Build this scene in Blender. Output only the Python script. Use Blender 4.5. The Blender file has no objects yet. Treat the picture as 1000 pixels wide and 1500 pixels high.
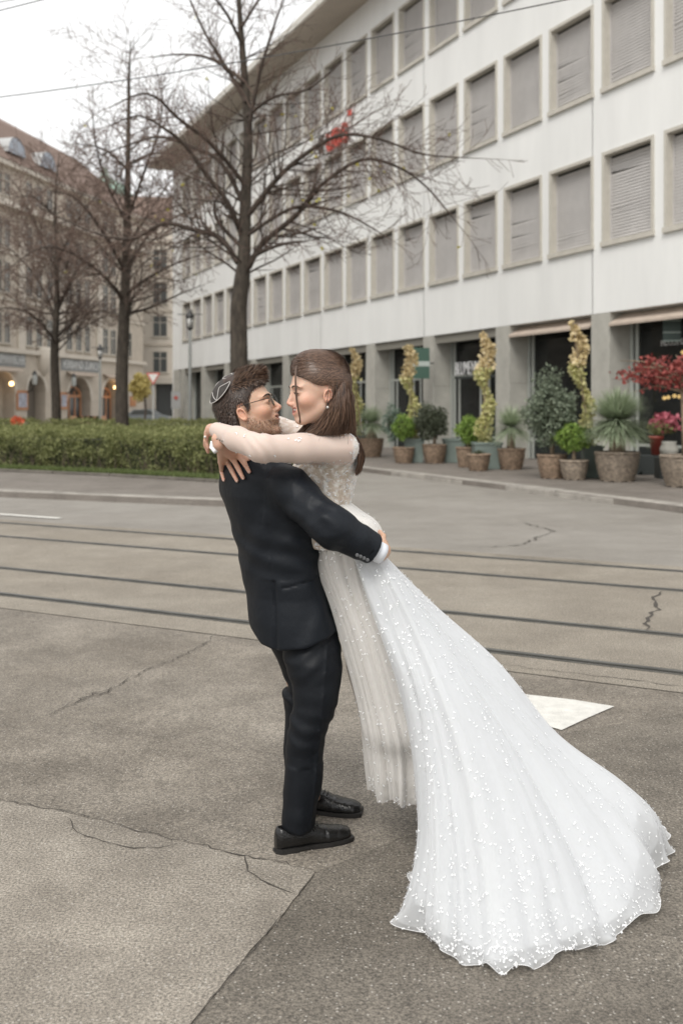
import bpy, math, random
import numpy as np
from mathutils import Vector, Matrix
R = math.radians
random.seed(7)
rng = np.random.default_rng(7)
SC = bpy.context.scene
COL = SC.collection
# ------------------------------------------------------------------ camera
F = 1458.0; HY = 597.0; EYE = 1.58      # focal length in photo pixels, horizon row, eye height
cam = bpy.data.cameras.new('camera'); cam.sensor_fit = 'VERTICAL'; cam.sensor_height = 36; cam.sensor_width = 24
cam.lens = 35.0; cam.shift_y = -(750 - HY) / 1500; cam.clip_end = 2000; cam.clip_start = .05
cam.dof.use_dof = True; cam.dof.focus_distance = 3.6; cam.dof.aperture_fstop = 3.0
camo = bpy.data.objects.new('camera', cam); COL.objects.link(camo)
camo.location = (0, 0, EYE); camo.rotation_euler = (R(90), 0, 0); SC.camera = camo
# ------------------------------------------------------------------ sky and sun
W = bpy.data.worlds.new('World'); SC.world = W; W.use_nodes = True
nt = W.node_tree; nt.nodes.clear()
sky = nt.nodes.new('ShaderNodeTexSky'); sky.sky_type = 'NISHITA'; sky.sun_disc = False
sky.sun_elevation = R(52); sky.sun_rotation = R(200); sky.air_density = 1.0; sky.dust_density = 3
mixw = nt.nodes.new('ShaderNodeMix'); mixw.data_type = 'RGBA'; mixw.inputs['Factor'].default_value = .86
mixw.inputs['B'].default_value = (10.6, 10.5, 10.3, 1)       # thick cloud
bgn = nt.nodes.new('ShaderNodeBackground'); bgn.inputs['Strength'].default_value = .102
wo = nt.nodes.new('ShaderNodeOutputWorld')
nt.links.new(sky.outputs[0], mixw.inputs['A']); nt.links.new(mixw.outputs['Result'], bgn.inputs['Color']); nt.links.new(bgn.outputs[0], wo.inputs[0])
sun = bpy.data.lights.new('sun', 'SUN'); sun.energy = 1.9; sun.angle = R(26); sun.color = (1, .97, .92)
suno = bpy.data.objects.new('sun', sun); COL.objects.link(suno)
az, el = R(200), R(52)      # sun behind the camera, a little to the left
sd = Vector((math.sin(az) * math.cos(el), math.cos(az) * math.cos(el), math.sin(el)))
suno.rotation_euler = sd.to_track_quat('Z', 'Y').to_euler()
SC.view_settings.view_transform = 'Standard'; SC.view_settings.look = 'None'; SC.view_settings.gamma = 1
SC.view_settings.use_curve_mapping = False; SC.view_settings.exposure = 0.3
SC.cycles.max_bounces = 8; SC.cycles.transparent_max_bounces = 24; SC.cycles.diffuse_bounces = 4
SC.cycles.use_denoising = True
# ------------------------------------------------------------------ helpers
def P(px, py, Y):                       # measured picture position at distance Y -> place in the street
    return Vector(((px - 500) / F * Y, Y, EYE - (py - HY) / F * Y))
def G(px, py, h=0.0):                   # the same on ground of height h
    Y = (EYE - h) * F / (py - HY)
    return Vector(((px - 500) / F * Y, Y, h))

def tag(o, label=None, cat=None, group=None, kind=None):
    if label: o['label'] = label
    if cat: o['category'] = cat
    if group: o['group'] = group
    if kind: o['kind'] = kind
    return o
def empty(name, loc=(0, 0, 0), rz=0, parent=None):
    o = bpy.data.objects.new(name, None); COL.objects.link(o); o.location = loc; o.rotation_euler = (0, 0, rz)
    o.empty_display_size = .1
    if parent: o.parent = parent
    return o
def link(name, me, mat=None, parent=None, smooth=False):
    if mat is not None and not len(me.materials): me.materials.append(mat)
    if smooth: me.polygons.foreach_set('use_smooth', np.ones(len(me.polygons), bool))
    o = bpy.data.objects.new(name, me); COL.objects.link(o)
    if parent: o.parent = parent
    return o
def kids(o): return [c for c in bpy.data.objects if c.parent == o]
def copy_tree(o, parent=None):
    c = o.copy(); COL.objects.link(c); c.parent = parent
    for ch in KID.get(o.name, []): KID.setdefault(c.name, []).append(copy_tree(ch, c))
    return c
KID = {}
def index_kids():
    KID.clear()
    for o in bpy.data.objects:
        if o.parent: KID.setdefault(o.parent.name, []).append(o)

class MB:
    def __init__(s): s.v = []; s.f = []
    def add(s, vs, fs):
        n = len(s.v); s.v.extend([tuple(p) for p in vs]); s.f.extend([tuple(i + n for i in q) for q in fs]); return s
    def box(s, x0, x1, y0, y1, z0, z1):
        return s.add([(x0,y0,z0),(x1,y0,z0),(x1,y1,z0),(x0,y1,z0),(x0,y0,z1),(x1,y0,z1),(x1,y1,z1),(x0,y1,z1)],
                     [(0,3,2,1),(4,5,6,7),(0,1,5,4),(1,2,6,5),(2,3,7,6),(3,0,4,7)])
    def quad(s, a, b, c, d): return s.add([a, b, c, d], [(0, 1, 2, 3)])
    def tube(s, pts, rad, n=6, cap=True, flat=1.0):
        pts = [Vector(p) for p in pts]
        if not hasattr(rad, '__len__'): rad = [rad] * len(pts)
        base = len(s.v); up = None
        for i, p in enumerate(pts):
            t = (pts[min(i + 1, len(pts) - 1)] - pts[max(i - 1, 0)])
            if t.length < 1e-9: t = Vector((0, 0, 1))
            t.normalize()
            if up is None:
                up = Vector((0, 0, 1)) if abs(t.z) < .9 else Vector((1, 0, 0))
            a = t.cross(up).normalized(); b = a.cross(t).normalized(); up = b
            for k in range(n):
                w = 2 * math.pi * k / n
                s.v.append(tuple(p + (a * math.cos(w) + b * math.sin(w) * flat) * rad[i]))
        for i in range(len(pts) - 1):
            for k in range(n):
                k2 = (k + 1) % n; q = base + i * n
                s.f.append((q + k, q + k2, q + n + k2, q + n + k))
        if cap and n > 2:
            s.f.append(tuple(base + k for k in range(n))[::-1]); s.f.append(tuple(base + (len(pts) - 1) * n + k for k in range(n)))
        return s
    def lathe(s, prof, n=20, c=(0, 0, 0), cap=True):
        base = len(s.v)
        for r, z in prof:
            for k in range(n):
                w = 2 * math.pi * k / n; s.v.append((c[0] + r * math.cos(w), c[1] + r * math.sin(w), c[2] + z))
        for i in range(len(prof) - 1):
            for k in range(n):
                k2 = (k + 1) % n; q = base + i * n; s.f.append((q + k, q + k2, q + n + k2, q + n + k))
        if cap:
            s.f.append(tuple(base + k for k in range(n))[::-1]); s.f.append(tuple(base + (len(prof) - 1) * n + k for k in range(n)))
        return s
    def prism(s, poly, z0, z1):         # poly in xy
        n = len(poly); base = len(s.v)
        for z in (z0, z1):
            for p in poly: s.v.append((p[0], p[1], z))
        s.f.append(tuple(base + i for i in range(n))[::-1]); s.f.append(tuple(base + n + i for i in range(n)))
        for i in range(n):
            j = (i + 1) % n; s.f.append((base + i, base + j, base + n + j, base + n + i))
        return s
    def mesh(s, name='mesh'):
        me = bpy.data.meshes.new(name); me.from_pydata(s.v, [], s.f); me.update(); return me
    def build(s, name, mat=None, parent=None, smooth=False): return link(name, s.mesh(name), mat, parent, smooth)

def np_mesh(name, V, Fq):
    V = np.asarray(V, np.float32).reshape(-1, 3); Fq = np.asarray(Fq, np.int32)
    me = bpy.data.meshes.new(name); me.vertices.add(len(V)); me.vertices.foreach_set('co', V.ravel())
    k = Fq.shape[1]; me.loops.add(Fq.size); me.loops.foreach_set('vertex_index', Fq.ravel())
    me.polygons.add(len(Fq)); me.polygons.foreach_set('loop_start', np.arange(0, Fq.size, k, dtype=np.int32))
    me.polygons.foreach_set('loop_total', np.full(len(Fq), k, np.int32)); me.update(calc_edges=True); return me
def leaf_mesh(name, C, L, Wd, up=None, spread=1.0, fold=.25):
    """many small pointed leaves: centres C (n,3), length L, width Wd; each two quads folded on the midrib"""
    C = np.asarray(C, float); n = len(C)
    d = rng.normal(size=(n, 3)) * spread
    if up is not None: d = d + np.asarray(up)
    d /= np.linalg.norm(d, axis=1)[:, None] + 1e-9
    q = rng.normal(size=(n, 3)); a = np.cross(d, q); a /= np.linalg.norm(a, axis=1)[:, None] + 1e-9
    nn = np.cross(d, a)
    L = np.broadcast_to(L, (n,)) * rng.uniform(.7, 1.3, n); Wd = np.broadcast_to(Wd, (n,)) * rng.uniform(.7, 1.3, n)
    L = L[:, None]; Wd = Wd[:, None]
    p0 = C; p1 = C + d * L * .45 + a * Wd * .5 + nn * Wd * fold; p2 = C + d * L; p3 = C + d * L * .45 - a * Wd * .5 + nn * Wd * fold
    V = np.stack([p0, p1, p2, p3], 1).reshape(-1, 3)
    i = np.arange(n)[:, None] * 4
    Fq = np.concatenate([i + np.array([0, 1, 2]), i + np.array([0, 2, 3])], 0)
    me = np_mesh(name, V, Fq)
    c = rng.uniform(0, 1, n).repeat(4)
    at = me.attributes.new('vary', 'FLOAT', 'POINT'); at.data.foreach_set('value', c.astype(np.float32))
    return me
# ------------------------------------------------------------------ materials
MATS = {}
def mat(name, col=(.5, .5, .5), rough=.8, metal=0, var=0, vscale=3, bump=0, bscale=40, spec=.5, col2=None, coord='Object', stretch=None, **kw):
    if name in MATS: return MATS[name]
    m = bpy.data.materials.new(name); m.use_nodes = True; t = m.node_tree; n = t.nodes; l = t.links
    b = n['Principled BSDF']; b.inputs['Base Color'].default_value = (*col, 1); b.inputs['Roughness'].default_value = rough
    b.inputs['Metallic'].default_value = metal; b.inputs['Specular IOR Level'].default_value = spec
    for k, v in kw.items(): b.inputs[k.replace('_', ' ')].default_value = v
    if var or bump or col2:
        tc = n.new('ShaderNodeTexCoord'); mp = n.new('ShaderNodeMapping'); l.new(tc.outputs[coord], mp.inputs['Vector'])
        if stretch: mp.inputs['Scale'].default_value = stretch
    if var or col2:
        nz = n.new('ShaderNodeTexNoise'); nz.inputs['Scale'].default_value = vscale; nz.inputs['Detail'].default_value = 6; nz.inputs['Roughness'].default_value = .65
        l.new(mp.outputs[0], nz.inputs['Vector'])
        rp = n.new('ShaderNodeValToRGB'); rp.color_ramp.elements[0].position = .32; rp.color_ramp.elements[1].position = .68
        c2 = col2 or tuple(min(1, c * (1 + var)) for c in col); c1 = col if col2 else tuple(c * (1 - var) for c in col)
        rp.color_ramp.elements[0].color = (*c1, 1); rp.color_ramp.elements[1].color = (*c2, 1)
        l.new(nz.outputs['Fac'], rp.inputs['Fac']); l.new(rp.outputs[0], b.inputs['Base Color'])
    if bump:
        nb = n.new('ShaderNodeTexNoise'); nb.inputs['Scale'].default_value = bscale; nb.inputs['Detail'].default_value = 5
        l.new(mp.outputs[0], nb.inputs['Vector'])
        bp = n.new('ShaderNodeBump'); bp.inputs['Strength'].default_value = bump; bp.inputs['Distance'].default_value = .02
        l.new(nb.outputs['Fac'], bp.inputs['Height']); l.new(bp.outputs[0], b.inputs['Normal'])
    MATS[name] = m; return m
def leafmat(name, c1, c2, rough=.6, trans=.25):
    if name in MATS: return MATS[name]
    m = mat(name, c1, rough); t = m.node_tree; n = t.nodes; l = t.links; b = n['Principled BSDF']
    a = n.new('ShaderNodeAttribute'); a.attribute_name = 'vary'
    rp = n.new('ShaderNodeValToRGB'); rp.color_ramp.elements[0].color = (*c1, 1); rp.color_ramp.elements[1].color = (*c2, 1)
    l.new(a.outputs['Fac'], rp.inputs['Fac']); l.new(rp.outputs[0], b.inputs['Base Color'])
    tr = n.new('ShaderNodeBsdfTranslucent'); l.new(rp.outputs[0], tr.inputs['Color'])
    mx = n.new('ShaderNodeMixShader'); mx.inputs[0].default_value = trans
    l.new(b.outputs[0], mx.inputs[1]); l.new(tr.outputs[0], mx.inputs[2]); l.new(mx.outputs[0], n['Material Output'].inputs[0]); return m
def text_obj(s, size, mt, parent=None, name='lettering', depth=.03, sx=1.0, bold=0.0):
    c = bpy.data.curves.new(name, 'FONT'); c.body = s; c.size = size; c.extrude = depth; c.offset = bold; c.resolution_u = 3
    o = bpy.data.objects.new(name + '_tmp', c); COL.objects.link(o)
    dg = bpy.context.evaluated_depsgraph_get(); me = bpy.data.meshes.new_from_object(o.evaluated_get(dg))
    bpy.data.objects.remove(o); bpy.data.curves.remove(c)
    me.transform(Matrix.Diagonal((sx, 1, 1, 1))); me.transform(Matrix.Rotation(R(90), 4, 'X'))
    me.materials.clear(); return link(name, me, mt, parent)
# ================================================================== GROUND
def asphalt(name, c1, c2, speck=(.55, .52, .47), wet=0.0, cscale=.35, grain=1.0, blot_=1.0):
    m = bpy.data.materials.new(name); m.use_nodes = True; t = m.node_tree; n = t.nodes; l = t.links; b = n['Principled BSDF']
    tc = n.new('ShaderNodeTexCoord'); o = tc.outputs['Object']
    def noise(s, d=4, r=.6):
        q = n.new('ShaderNodeTexNoise'); q.inputs['Scale'].default_value = s; q.inputs['Detail'].default_value = d; q.inputs['Roughness'].default_value = r; l.new(o, q.inputs['Vector']); return q.outputs['Fac']
    def ramp(f, p0, p1, a, c):
        q = n.new('ShaderNodeValToRGB'); q.color_ramp.elements[0].position = p0; q.color_ramp.elements[1].position = p1
        q.color_ramp.elements[0].color = (*a, 1); q.color_ramp.elements[1].color = (*c, 1); l.new(f, q.inputs['Fac']); return q.outputs[0]
    def mix(mode, fac, A, B):
        q = n.new('ShaderNodeMix'); q.data_type = 'RGBA'; q.blend_type = mode
        if isinstance(fac, float): q.inputs['Factor'].default_value = fac
        else: l.new(fac, q.inputs['Factor'])
        for s_, v in (('A', A), ('B', B)):
            if isinstance(v, tuple): q.inputs[s_].default_value = (*v, 1)
            else: l.new(v, q.inputs[s_])
        return q.outputs['Result']
    base = ramp(noise(cscale, 7, .62), .36, .64, c1, c2)
    blot = ramp(noise(1.9, 6, .7), .38, .66, (1 - .3 * blot_, 1 - .31 * blot_, 1 - .32 * blot_), (1 + .14 * blot_,) * 3); base = mix('MULTIPLY', 1.0, base, blot)
    g = ramp(noise(110, 4, .8), .38, .64, (1 - .62 * grain,) * 3, (1 + .5 * grain,) * 3); base = mix('MULTIPLY', 1.0, base, g)
    vo = n.new('ShaderNodeTexVoronoi'); vo.inputs['Scale'].default_value = 75; l.new(o, vo.inputs['Vector'])   # pale stones in the asphalt
    sel = n.new('ShaderNodeSeparateColor'); l.new(vo.outputs['Color'], sel.inputs[0])
    lt = n.new('ShaderNodeMath'); lt.operation = 'LESS_THAN'; lt.inputs[1].default_value = .22; l.new(sel.outputs[0], lt.inputs[0])
    ds = n.new('ShaderNodeMath'); ds.operation = 'LESS_THAN'; ds.inputs[1].default_value = .27; l.new(vo.outputs['Distance'], ds.inputs[0])
    mu = n.new('ShaderNodeMath'); mu.operation = 'MULTIPLY'; l.new(lt.outputs[0], mu.inputs[0]); l.new(ds.outputs[0], mu.inputs[1])
    mu2 = n.new('ShaderNodeMath'); mu2.operation = 'MULTIPLY'; mu2.inputs[1].default_value = .5; l.new(mu.outputs[0], mu2.inputs[0])
    base = mix('MIX', mu2.outputs[0], base, speck)
    l.new(base, b.inputs['Base Color'])
    rr = n.new('ShaderNodeMapRange'); l.new(noise(.5, 5), rr.inputs[0]); rr.inputs[1].default_value = .35; rr.inputs[2].default_value = .65
    rr.inputs[3].default_value = .85 - wet; rr.inputs[4].default_value = .62 - wet; l.new(rr.outputs[0], b.inputs['Roughness'])
    bp = n.new('ShaderNodeBump'); bp.inputs['Strength'].default_value = .9; bp.inputs['Distance'].default_value = .006; l.new(noise(160, 3, .7), bp.inputs['Height']); l.new(bp.outputs[0], b.inputs['Normal'])
    MATS[name] = m; return m
M_road = asphalt('asphalt', (.21, .184, .15), (.285, .256, .216))
M_dark = asphalt('asphalt_dark', (.158, .139, .113), (.218, .195, .163))
M_patch = asphalt('asphalt_pale_patch', (.36, .324, .274), (.26, .234, .197))
M_track = asphalt('track_bed', (.25, .22, .178), (.32, .287, .238), blot_=.5)
M_far = asphalt('asphalt_far', (.24, .222, .196), (.3, .281, .253), wet=.1, grain=.6, blot_=.35)
M_walk = asphalt('pavement_asphalt', (.17, .15, .13), (.225, .202, .178), grain=.6, blot_=.6)
M_edge = mat('dark_edging', (.1, .09, .075), .9, var=.3, vscale=4)
M_kerb = mat('granite_kerb', (.3, .28, .25), .85, var=.3, vscale=3, bump=.5, bscale=30)
M_paint = mat('road_paint', (.62, .61, .57), .7, var=.13, vscale=14, bump=.5, bscale=90)
M_rail = mat('rail_steel', (.2, .2, .19), .4, metal=.8, var=.25, vscale=5)
M_groove = mat('rail_groove', (.018, .017, .012), .9)
M_crack = mat('crack', (.06, .053, .045), .95)
M_grass = leafmat('grass_blades', (.09, .125, .035), (.19, .235, .085))
M_soil = mat('soil', (.06, .05, .035), .95, var=.4, vscale=6, bump=.6)

def sheet(name, pts, z, m, kind='structure'):
    mb = MB(); mb.add([(p[0], p[1], z) for p in pts], [tuple(range(len(pts)))]); o = mb.build(name, m); 
    if o.data.polygons[0].normal.z < 0: o.data.flip_normals()
    o['kind'] = kind; return o
sheet('ground', [(-400, -60), (400, -60), (400, 700), (-400, 700)], 0, M_far)
# near carriageway, tram bed, far carriageway: all run with the rails
SL = -1458 / 2850
def band(y0, y1, x0=-60, x1=60): return [(x0, y0 + SL * x0), (x1, y0 + SL * x1), (x1, y1 + SL * x1), (x0, y1 + SL * x0)]
sheet('road', band(-30, 6.45), .004, M_road)
sheet('tram_track_bed', band(6.45, 11.55), .008, M_track)
# tram rails: each a steel head with a groove
u = Vector((1, SL, 0)).normalized(); nrm = Vector((-u.y, u.x, 0))
RLAB = ['nearest tram rail crossing the street in front of the couple', 'second tram rail, inner one of the near track', 'third tram rail, inner one of the far track', 'farthest tram rail next to the grey lane']
for i, y0 in enumerate((6.95, 8.08, 10.06, 11.24)):
    e = empty('tram_rail', (0, y0, 0), math.atan2(u.y, u.x))
    tag(e, RLAB[i], 'rail', 'tram rails in the street')
    MB().box(-60, 60, -.022, .022, -.05, .015).build('rail_head', M_rail, e)
    MB().box(-60, 60, -.068, -.022, -.05, .0095).build('rail_groove', M_groove, e)
    MB().box(-60, 60, -.08, -.068, -.05, .0145).build('rail_guard', M_rail, e)
# asphalt patches
def wobble(pts, amp, step=.06):
    amp = min(amp, step * .45)
    out = []
    for i in range(len(pts) - 1):
        a, b = Vector(pts[i]), Vector(pts[i + 1]); k = max(1, int((b - a).length / step))
        for j in range(k):
            p = a.lerp(b, j / k); out.append(p + Vector((random.uniform(-1, 1), random.uniform(-1, 1), 0)) * (amp if (i or j) else 0))
    out.append(Vector(pts[-1])); return out
edge1 = [G(-160, 1140), G(0, 1175), G(110, 1195), G(240, 1230), G(350, 1255), G(430, 1272), G(462, 1280)]
edge2 = [G(462, 1280), G(430, 1325), G(370, 1395), G(285, 1500), G(180, 1640)]
e1 = wobble(edge1, .012); e2 = wobble(edge2, .006)
sheet('pale_patch', e1 + e2[1:] + [G(-600, 1640), G(-600, 1130)], .009, M_patch)
e3 = wobble([G(285, 1500), G(370, 1395), G(430, 1325), G(462, 1280), G(640, 1210), G(830, 1075), G(1100, 1030)], .006)
sheet('dark_patch', wobble([G(180, 1640)], 0) + e3 + [G(1500, 1010), G(1700, 1600)], .007, M_dark)
def crack(pts, w, amp=.012, z=.0115, name='crack'):
    ps = wobble(pts, amp, max(.035, amp * 1.6)); mb = MB(); n = len(ps)
    L, Rr = [], []
    for i, p in enumerate(ps):
        t = (ps[min(i + 1, n - 1)] - ps[max(i - 1, 0)]).normalized(); q = Vector((-t.y, t.x, 0)); ww = w * .62 * random.uniform(.15, 1) * min(1, 6 * min(i, n - 1 - i) / n + .25)
        L.append((p.x + q.x * ww, p.y + q.y * ww, z)); Rr.append((p.x - q.x * ww, p.y - q.y * ww, z))
    for i in range(n - 1): mb.quad(Rr[i], Rr[i + 1], L[i + 1], L[i])
    o = mb.build(name, M_crack); o['kind'] = 'structure'; return o
crack(edge1, .007, .012); crack(edge2, .0035, .006)
crack([G(103, 1203), G(112, 1222), G(150, 1236), G(195, 1246), G(235, 1246), G(262, 1240)], .006, .006)
crack([G(358, 1257), G(365, 1280), G(395, 1300), G(432, 1314)], .006, .006)
crack([G(75, 1050), G(100, 1035), G(150, 1018), G(200, 992), G(215, 983), G(255, 968), G(300, 945), G(320, 928)], .008, .02)
crack([G(80, 1048), G(120, 1025), G(160, 1012)], .012, .03)
crack([G(40, 1045), G(130, 1060), G(220, 1082), G(330, 1098), G(420, 1110), G(540, 1125)], .003, .02)
crack([G(190, 1212), G(230, 1225), G(260, 1232)], .003, .01); crack([G(132, 1282), G(148, 1278)], .003, .004)
crack([G(700, 803), G(760, 800), G(812, 778), G(760, 765)], .025, .05); crack([G(690, 812), G(560, 806), G(420, 796)], .012, .03); crack([G(700, 812), G(1000, 838)], .012, .03)
crack([G(945, 925), G(950, 905), G(962, 895), G(955, 880), G(968, 868)], .03, .04)
crack([G(730, 975), G(1000, 1008)], .008, .03)
# road markings
sheet('painted_triangle', [G(735, 1014), G(775, 1020), G(838, 1027), G(899, 1037), G(860, 1054), G(822, 1072), G(780, 1060)], .0095, M_paint)
a, b = G(-300, 733), G(88, 760); w = Vector((.02, .07, 0))
sheet('painted_lane_line', [a - w, b - w, b + w, a + w], .01, M_paint)
# ------------------------------------------------------------------ traffic island with hedge
KH = .11
i1 = [G(-700, 697), G(-200, 712), G(0, 728), G(160, 735), G(326, 742)]
tip = [(-1.2, 15.95), (-.75, 16.6), (-.7, 18), (-1.2, 20.5), (-4, 30), (-14, 62)]
isl = [(p.x, p.y) for p in i1] + tip + [(-60, 62)]
def ring_kerb(name, line, h, w=.28, side=1, m=None):
    """kerb of separate stones along a line"""
    m = m or M_kerb
    root = empty(name, (0, 0, 0)); root['kind'] = 'structure'
    pts = [Vector((p[0], p[1], 0)) for p in line]; seg = []
    for a, b in zip(pts, pts[1:]):
        k = max(1, round((b - a).length / 1.4)); seg += [(a.lerp(b, j / k), a.lerp(b, (j + 1) / k)) for j in range(k)]
    for a, b in seg:
        t = (b - a).normalized(); q = Vector((-t.y, t.x, 0)) * side; g = t * .006; a2, b2 = a + g, b - g
        o = random.uniform(-.012, .012); hh = h + random.uniform(-.006, .006); bev = .03
        mb = MB(); vs = []
        for p in (a2, b2):
            for (dq, z) in ((o, -.02), (o, hh - bev), (o + bev, hh), (w, hh), (w, -.02)): vs.append((p.x + q.x * dq, p.y + q.y * dq, z))
        n = 5; fs = [(i, (i + 1) % n, n + (i + 1) % n, n + i) for i in range(n)] + [(0, 1, 2, 3, 4)[::-1], (5, 6, 7, 8, 9)]
        mb.add(vs, fs); me = mb.mesh('kerb_stone'); me.validate(); link('kerb_stone', me, m, root)
    return root
o = MB().prism(isl, -.02, KH - .012).build('island_pavement', M_walk); o['kind'] = 'structure'
ring_kerb('island_kerb', isl[:9], KH, side=1)
g1 = [G(-700, 672, KH), G(-200, 684, KH), G(0, 690, KH), G(160, 697, KH), G(316, 706, KH), G(400, 712, KH)]
ring_kerb('garden_edging', [(p.x, p.y) for p in g1], KH + .05, w=.12, side=1, m=M_edge)
gb = [(p.x, p.y + .13) for p in g1] + [(-1.5, 24), (-4.6, 33), (-13, 60), (-50, 60)]
o = MB().prism(gb, .0, KH + .02).build('garden_soil', M_soil); o['kind'] = 'structure'
# grass strip in front of the hedge
pts = []
for a, b in zip(g1, g1[1:]):
    n = int((b - a).length * 1100)
    t = rng.random(n); base = np.array(a)[None] * (1 - t[:, None]) + np.array(b)[None] * t[:, None]; base[:, 1] += .13 + rng.random(n) ** 1.5 * .8; base[:, 2] = KH + .02; pts.append(base)
me = leaf_mesh('grass_strip', np.concatenate(pts), .1, .02, up=(0, -.2, 1.6), spread=.6)
tag(link('grass_strip', me, M_grass), kind='stuff')
M_hedge = leafmat('hedge_leaves', (.11, .135, .04), (.38, .39, .17), trans=.35)
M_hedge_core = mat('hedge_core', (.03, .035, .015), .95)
M_twig = mat('twig', (.1, .075, .055), .9)
def hedge(line, width, h, label, dens=1100, z0=KH, leaf=.05):
    root = empty('hedge', (line[0][0], line[0][1], z0)); tag(root, label, 'hedge', 'clipped hedges on the traffic island')
    core = MB(); C = []; ox, oy = line[0][0], line[0][1]; tw = MB()
    for (ax, ay), (bx, by) in zip(line, line[1:]):
        d = Vector((bx - ax, by - ay, 0)); L = d.length; d.normalize(); q = Vector((-d.y, d.x, 0))
        A = Vector((ax - ox, ay - oy, 0))
        i = .2
        vs = [A + q * i, A + d * L + q * i, A + d * L + q * (width - i), A + q * (width - i)]
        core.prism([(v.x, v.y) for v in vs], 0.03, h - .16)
        def pt(n, s, w, z):
            nz = .05 * np.sin(s * 3.1 + z * 5) + .04 * np.sin(s * 7.7 + 1.3) + rng.normal(0, .03, n)
            return s, w, z, nz
        n = int(L * h * dens); s = rng.random(n) * L; z = rng.random(n) ** .9 * h
        gap = (np.sin(s * 2.3 + 2) + np.sin(s * 5.1 + z * 3) + np.sin(z * 9 + s) + rng.normal(0, .4, n)) > -.8 + 1.1 * (z < .3)
        s, z = s[gap], z[gap]; n = len(s); w = -.02 + .07 * np.sin(s * 3.1 + z * 6) + .05 * np.sin(s * 8.3 - z * 4) + rng.normal(0, .045, n) + .09 * (z < .2)
        ni = int(L * h * dens * .5); si = rng.random(ni) * L; zi = rng.random(ni) * h; wi = rng.uniform(.05, .22, ni); C.append(np.stack([A.x + d.x * si + q.x * wi, A.y + d.y * si + q.y * wi, zi], 1)); front = np.stack([A.x + d.x * s + q.x * w, A.y + d.y * s + q.y * w, z], 1)
        n = int(L * width * dens * .8); s = rng.random(n) * L; w = rng.random(n) * width; z = h + .06 * np.sin(s * 2.7 + w * 4) + .03 * np.sin(s * 9) + np.abs(rng.normal(0, .05, n)) * (rng.random(n) < .3) + rng.normal(0, .03, n)
        top = np.stack([A.x + d.x * s + q.x * w, A.y + d.y * s + q.y * w, z], 1)
        n = int(L * h * dens * .3); s = rng.random(n) * L; z = rng.random(n) * h; w = width + rng.normal(0, .04, n)
        back = np.stack([A.x + d.x * s + q.x * w, A.y + d.y * s + q.y * w, z], 1)
        n = int(width * h * dens); w = rng.random(n) * width; z = rng.random(n) * h
        for s0 in (L - .02, .02):
            s = s0 + rng.normal(0, .05, n); C.append(np.stack([A.x + d.x * s + q.x * w, A.y + d.y * s + q.y * w, z], 1))
        C += [front, top, back]
        for _ in range(int(L * 10)):
            s_ = random.random() * L; p = A + d * s_ + q * random.uniform(-.02, .1)
            tw.tube([p + Vector((0, 0, .02)), p + Vector((random.uniform(-.15, .15), random.uniform(-.08, .04), random.uniform(.3, .7)))], [.008, .004], 3)
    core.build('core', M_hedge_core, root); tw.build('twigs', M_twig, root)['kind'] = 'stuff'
    link('foliage', leaf_mesh('hedge_foliage', np.concatenate(C), leaf, leaf * .62, up=(0, 0, .3)), M_hedge, root); return root
def hl(ps): return [(p.x, p.y) for p in ps]
hedge(hl([G(-500, 667, KH), G(-60, 683, KH), G(160, 690, KH), G(330, 699, KH), G(395, 703, KH)]), 1.7, .86, 'long green clipped hedge at the front of the island, behind the grass strip', 1500)
hedge([(-12.6, 35.5), (-4.8, 33.4), (-3.4, 33)], 1.6, .74, 'middle hedge just behind the long front hedge, around the tall trunks', 700, leaf=.07)
hedge([(-20, 50), (-15.5, 49.5)], 1.5, .8, 'short hedge piece far left behind the front hedge', 500, leaf=.08)
hedge([(-14.6, 49), (-6, 46.5)], 1.5, .8, 'rearmost hedge in front of the arched doors', 500, leaf=.08)
# ------------------------------------------------------------------ right pavement
k1 = [(22, -23.5)] + [(p.x, p.y) for p in (G(1000, 752), G(740, 718), G(529, 691))]
dk = Vector((-.4098, .9122)); far = Vector(k1[-1]) + dk * 45; k1.append((far.x, far.y))
wl = [(far.x + 14, far.y + 5), (40, -15)]
o = MB().prism(k1 + wl, -.02, KH - .01).build('pavement', M_walk); o['kind'] = 'structure'
ring_kerb('pavement_kerb', k1[1:], KH, w=.3, side=-1)
# ================================================================== WHITE OFFICE BUILDING
M_white = mat('white_render', (.76, .765, .75), .85, var=.055, vscale=.9, bump=.15, bscale=25, stretch=(1, 1, .2))
M_frame = mat('window_stone', (.5, .475, .42), .8, var=.08, vscale=4)
M_blind = mat('blind_metal', (.5, .483, .468), .55, var=.06, vscale=2)
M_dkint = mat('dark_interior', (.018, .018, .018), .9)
M_pillar = mat('pillar_stone', (.4, .39, .35), .8, var=.14, vscale=1.6, bump=.3, bscale=30)
M_pillar2 = mat('reveal_panel', (.33, .31, .26), .8, var=.14, vscale=1.2, bump=.2)
M_alu = mat('window_aluminium', (.46, .48, .45), .45, metal=.3)
M_awn = mat('awning_fabric', (.42, .35, .29), .9, var=.1)
M_case = mat('awning_case', (.23, .22, .19), .6)
M_plinth = mat('dark_plinth', (.03, .036, .035), .6)
M_soffit = mat('eave_soffit', (.52, .47, .41), .9, var=.1, vscale=1)
M_eavew = mat('eave_fascia', (.62, .6, .55), .8)
M_tile = mat('roof_tiles', (.19, .135, .11), .9, var=.3, vscale=8, bump=.6, bscale=20)
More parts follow.
